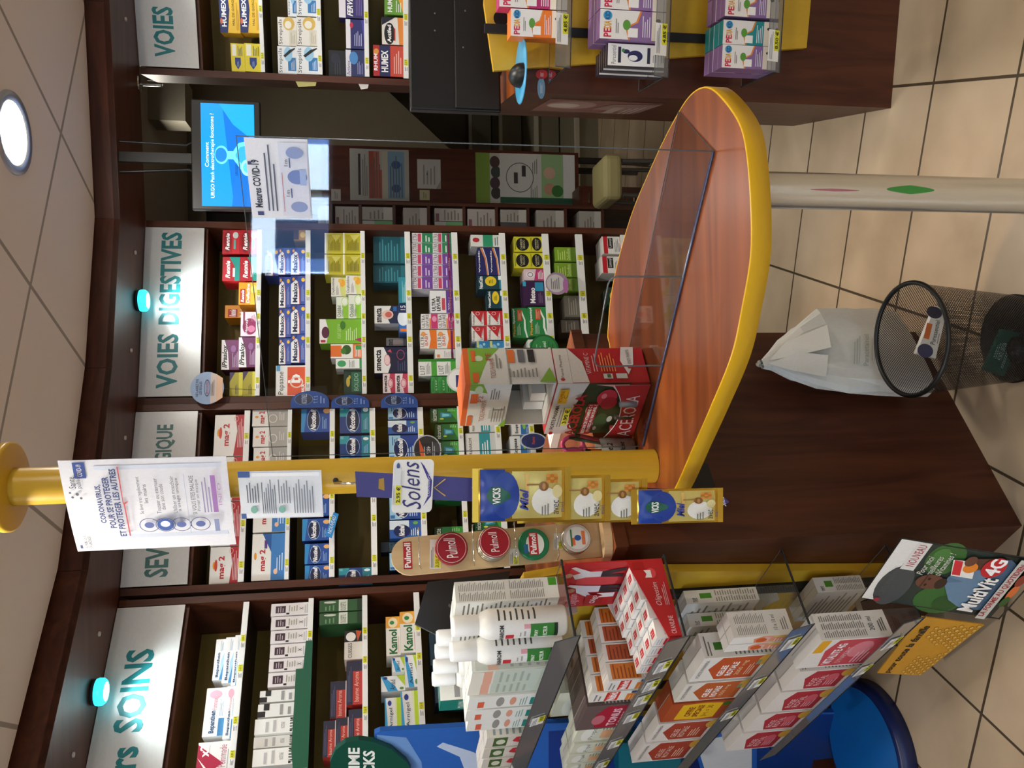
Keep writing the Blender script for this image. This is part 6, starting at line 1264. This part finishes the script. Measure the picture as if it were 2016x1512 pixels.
m = MB(); m.box((a[0], yc0, a[2]), (c[0], yc0 + .29, c[2]), wood('red_mahogany', '4a2017', '66301f', .4, 18)); part(m, 'carcass', r)
m = MB()
for x in (a[0] + .02, c[0] - .05):
    for yy in (yc0 + .02, yc0 + .24): m.box((x, yy, 0), (x + .03, yy + .03, a[2] - .0005), BLKM)
part(m, 'feet', r)
def pin(X0, X1, Y0, Y1, spec, label, name='pinned_paper', base='c9cac4', o=.001):
    p, q = bk(X1, Y1, yc0 - o), bk(X0, Y0, yc0 - o); m = MB(); m.box((p[0], yc0 - o, p[2]), (q[0], yc0 - o + .0008, q[2]), M(base, .6))
    m.art((p[0], yc0 - o, p[2]), (q[0] - p[0], 0, 0), (0, 0, q[2] - p[2]), spec, .0004); tag(m.build(name, loc=p), label, 'paper', 'papers pinned to the tall cabinet')
pin(688, 806, 292, 396, 'r b85a4a 4 60 96 68|r c86a5a 4 46 60 60|r c87a6a 60 50 96 60|r 8ab4d4 4 8 96 36|r d8d4c0 4 36 96 46|e 3a6aa8 24 22 8 8|e 3a6aa8 70 22 8 8|r 3a3a3a 10 82 90 86|l 8a8a80 8 70 92 80 3|l 6a7a8a 6 10 94 34 5|l 8a6a60 6 48 94 66 4', 'pinned table with red and blue bands on the tall reddish cabinet')
pin(821, 868, 313, 372, 'l a0a09c 14 20 86 80 4|r 44484c 46 56 54 60|p b0b0aa 0 0 30 0 0 20', 'plain white note pinned on the tall reddish cabinet', base='d8dad6', o=.003)
pin(826, 846, 374, 394, 'l 8a8a6a 20 30 80 70 2', 'pale yellow sticky note beside the white note on the tall cabinet', 'sticky_note', 'd4d2a8')
pin(652, 671, 372, 396, 'l 8a8a80 20 30 80 70 2', 'small white sticky note near the top of the tall cabinet', 'sticky_note', 'd2d0c8')
pin(936, 1132, 300, 403, 'r 8ab04a 0 86 100 100|e 3a3a3a 20 80 12 5|e 4a3a4a 40 81 12 5|e 3a4a4a 62 80 12 5|e 4a3a3a 82 81 12 5|r d4d6d2 0 34 100 76|o 4a4a4a 52 56 30 14 5|r 3a3a3c 40 58 62 62|r 3a3a3c 54 50 76 54|l 8a8a88 8 38 40 46 4|l 8a8a88 60 38 92 44 3|r 9ac08a 0 12 100 34|e c89a80 30 26 12 6|e d8b4a0 62 26 12 6|e 3a7a3a 26 18 12 6|r 1f5a44 0 0 12 76|r e4e6e4 12 0 100 12', 'large green and white poster with a hexagon diagram, low on the tall cabinet', 'pinned_poster', o=.002)
p0 = bk(1200, 415, 4.4); p1 = bk(1140, 366, 4.4)
r = empty('drawer_unit', ((p0[0] + p1[0]) / 2, 4.4, 0), 'small brown drawer unit on the storeroom floor below the cabinet', 'drawer unit')
m = MB(); m.box((p0[0], 4.4, .001), (p1[0], 4.56, p1[2]), WD); part(m, 'carcass', r)
for i in range(3):
    zz = .1 + (p1[2] - .1) * i / 3; f = MB(); f.box((p0[0] + .006, 4.392, zz), (p1[0] - .006, 4.3995, zz + (p1[2] - .1) / 3 - .012), wood('drawer_front_%d' % i, '4a2017', '5c2a1c', .4, 18)); d_ = part(f, 'drawer', r)
    f = MB(); f.box(((p0[0] + p1[0]) / 2 - .03, 4.384, zz + .07), ((p0[0] + p1[0]) / 2 + .03, 4.3915, zz + .08), CHROME); part(f, 'handle', d_)
p0 = atz(1352, 362, 0)
r = empty('padded_stool', (p0[0], p0[1], 0), 'pale yellow padded stool standing on the storeroom tiles', 'stool')
CR = M('a89f6c', .6)
m = MB(); m.box((p0[0] - .11, p0[1] - .1, .37), (p0[0] + .12, p0[1] + .16, .465), CR); bevel(part(m, 'seat', r), .03, 3)
for k in range(4):
    a = math.pi / 4 + k * math.pi / 2; m = MB(); m.tube([p0 + (.12 * math.cos(a), .12 * math.sin(a), .369), p0 + (.13 * math.cos(a), .13 * math.sin(a), .001)], .011, M('3a3a38', .4), 8); part(m, 'leg', r)
a = bk(365, 238, 5.0); c = bk(336, 152, 5.0)
m = MB(); m.box((a[0], 5.0, a[2]), (c[0], 5.2, 2.86), M('8a8678', .8)); struct(m.build('ceiling_beam'))

# paper tabs stuck on the shelf flank beside the passage
b = BAYS['R']
for X0, X1, Y, c1, lb in ((582, 623, 168, 'c9c27a', 'pale yellow paper tab on the shelf flank beside the passage'), (706, 726, 176, 'dcdcd6', 'white paper tab on the shelf flank beside the passage')):
    t, z1 = b.pt(X0, Y); z0 = b.pt(X1, Y)[1]; t = -.026 - .0015
    m = MB(); m.prism([b.w(t, z0, -.004), b.w(t, z1, -.004), b.w(t - .022, z1 - .01, -.002), b.w(t - .016, z0 + .004, -.002)], b.n * -.0008, M(c1, .6)); tag(m.build('paper_tab', loc=b.w(t, z0, 0)), lb[:90], 'paper')
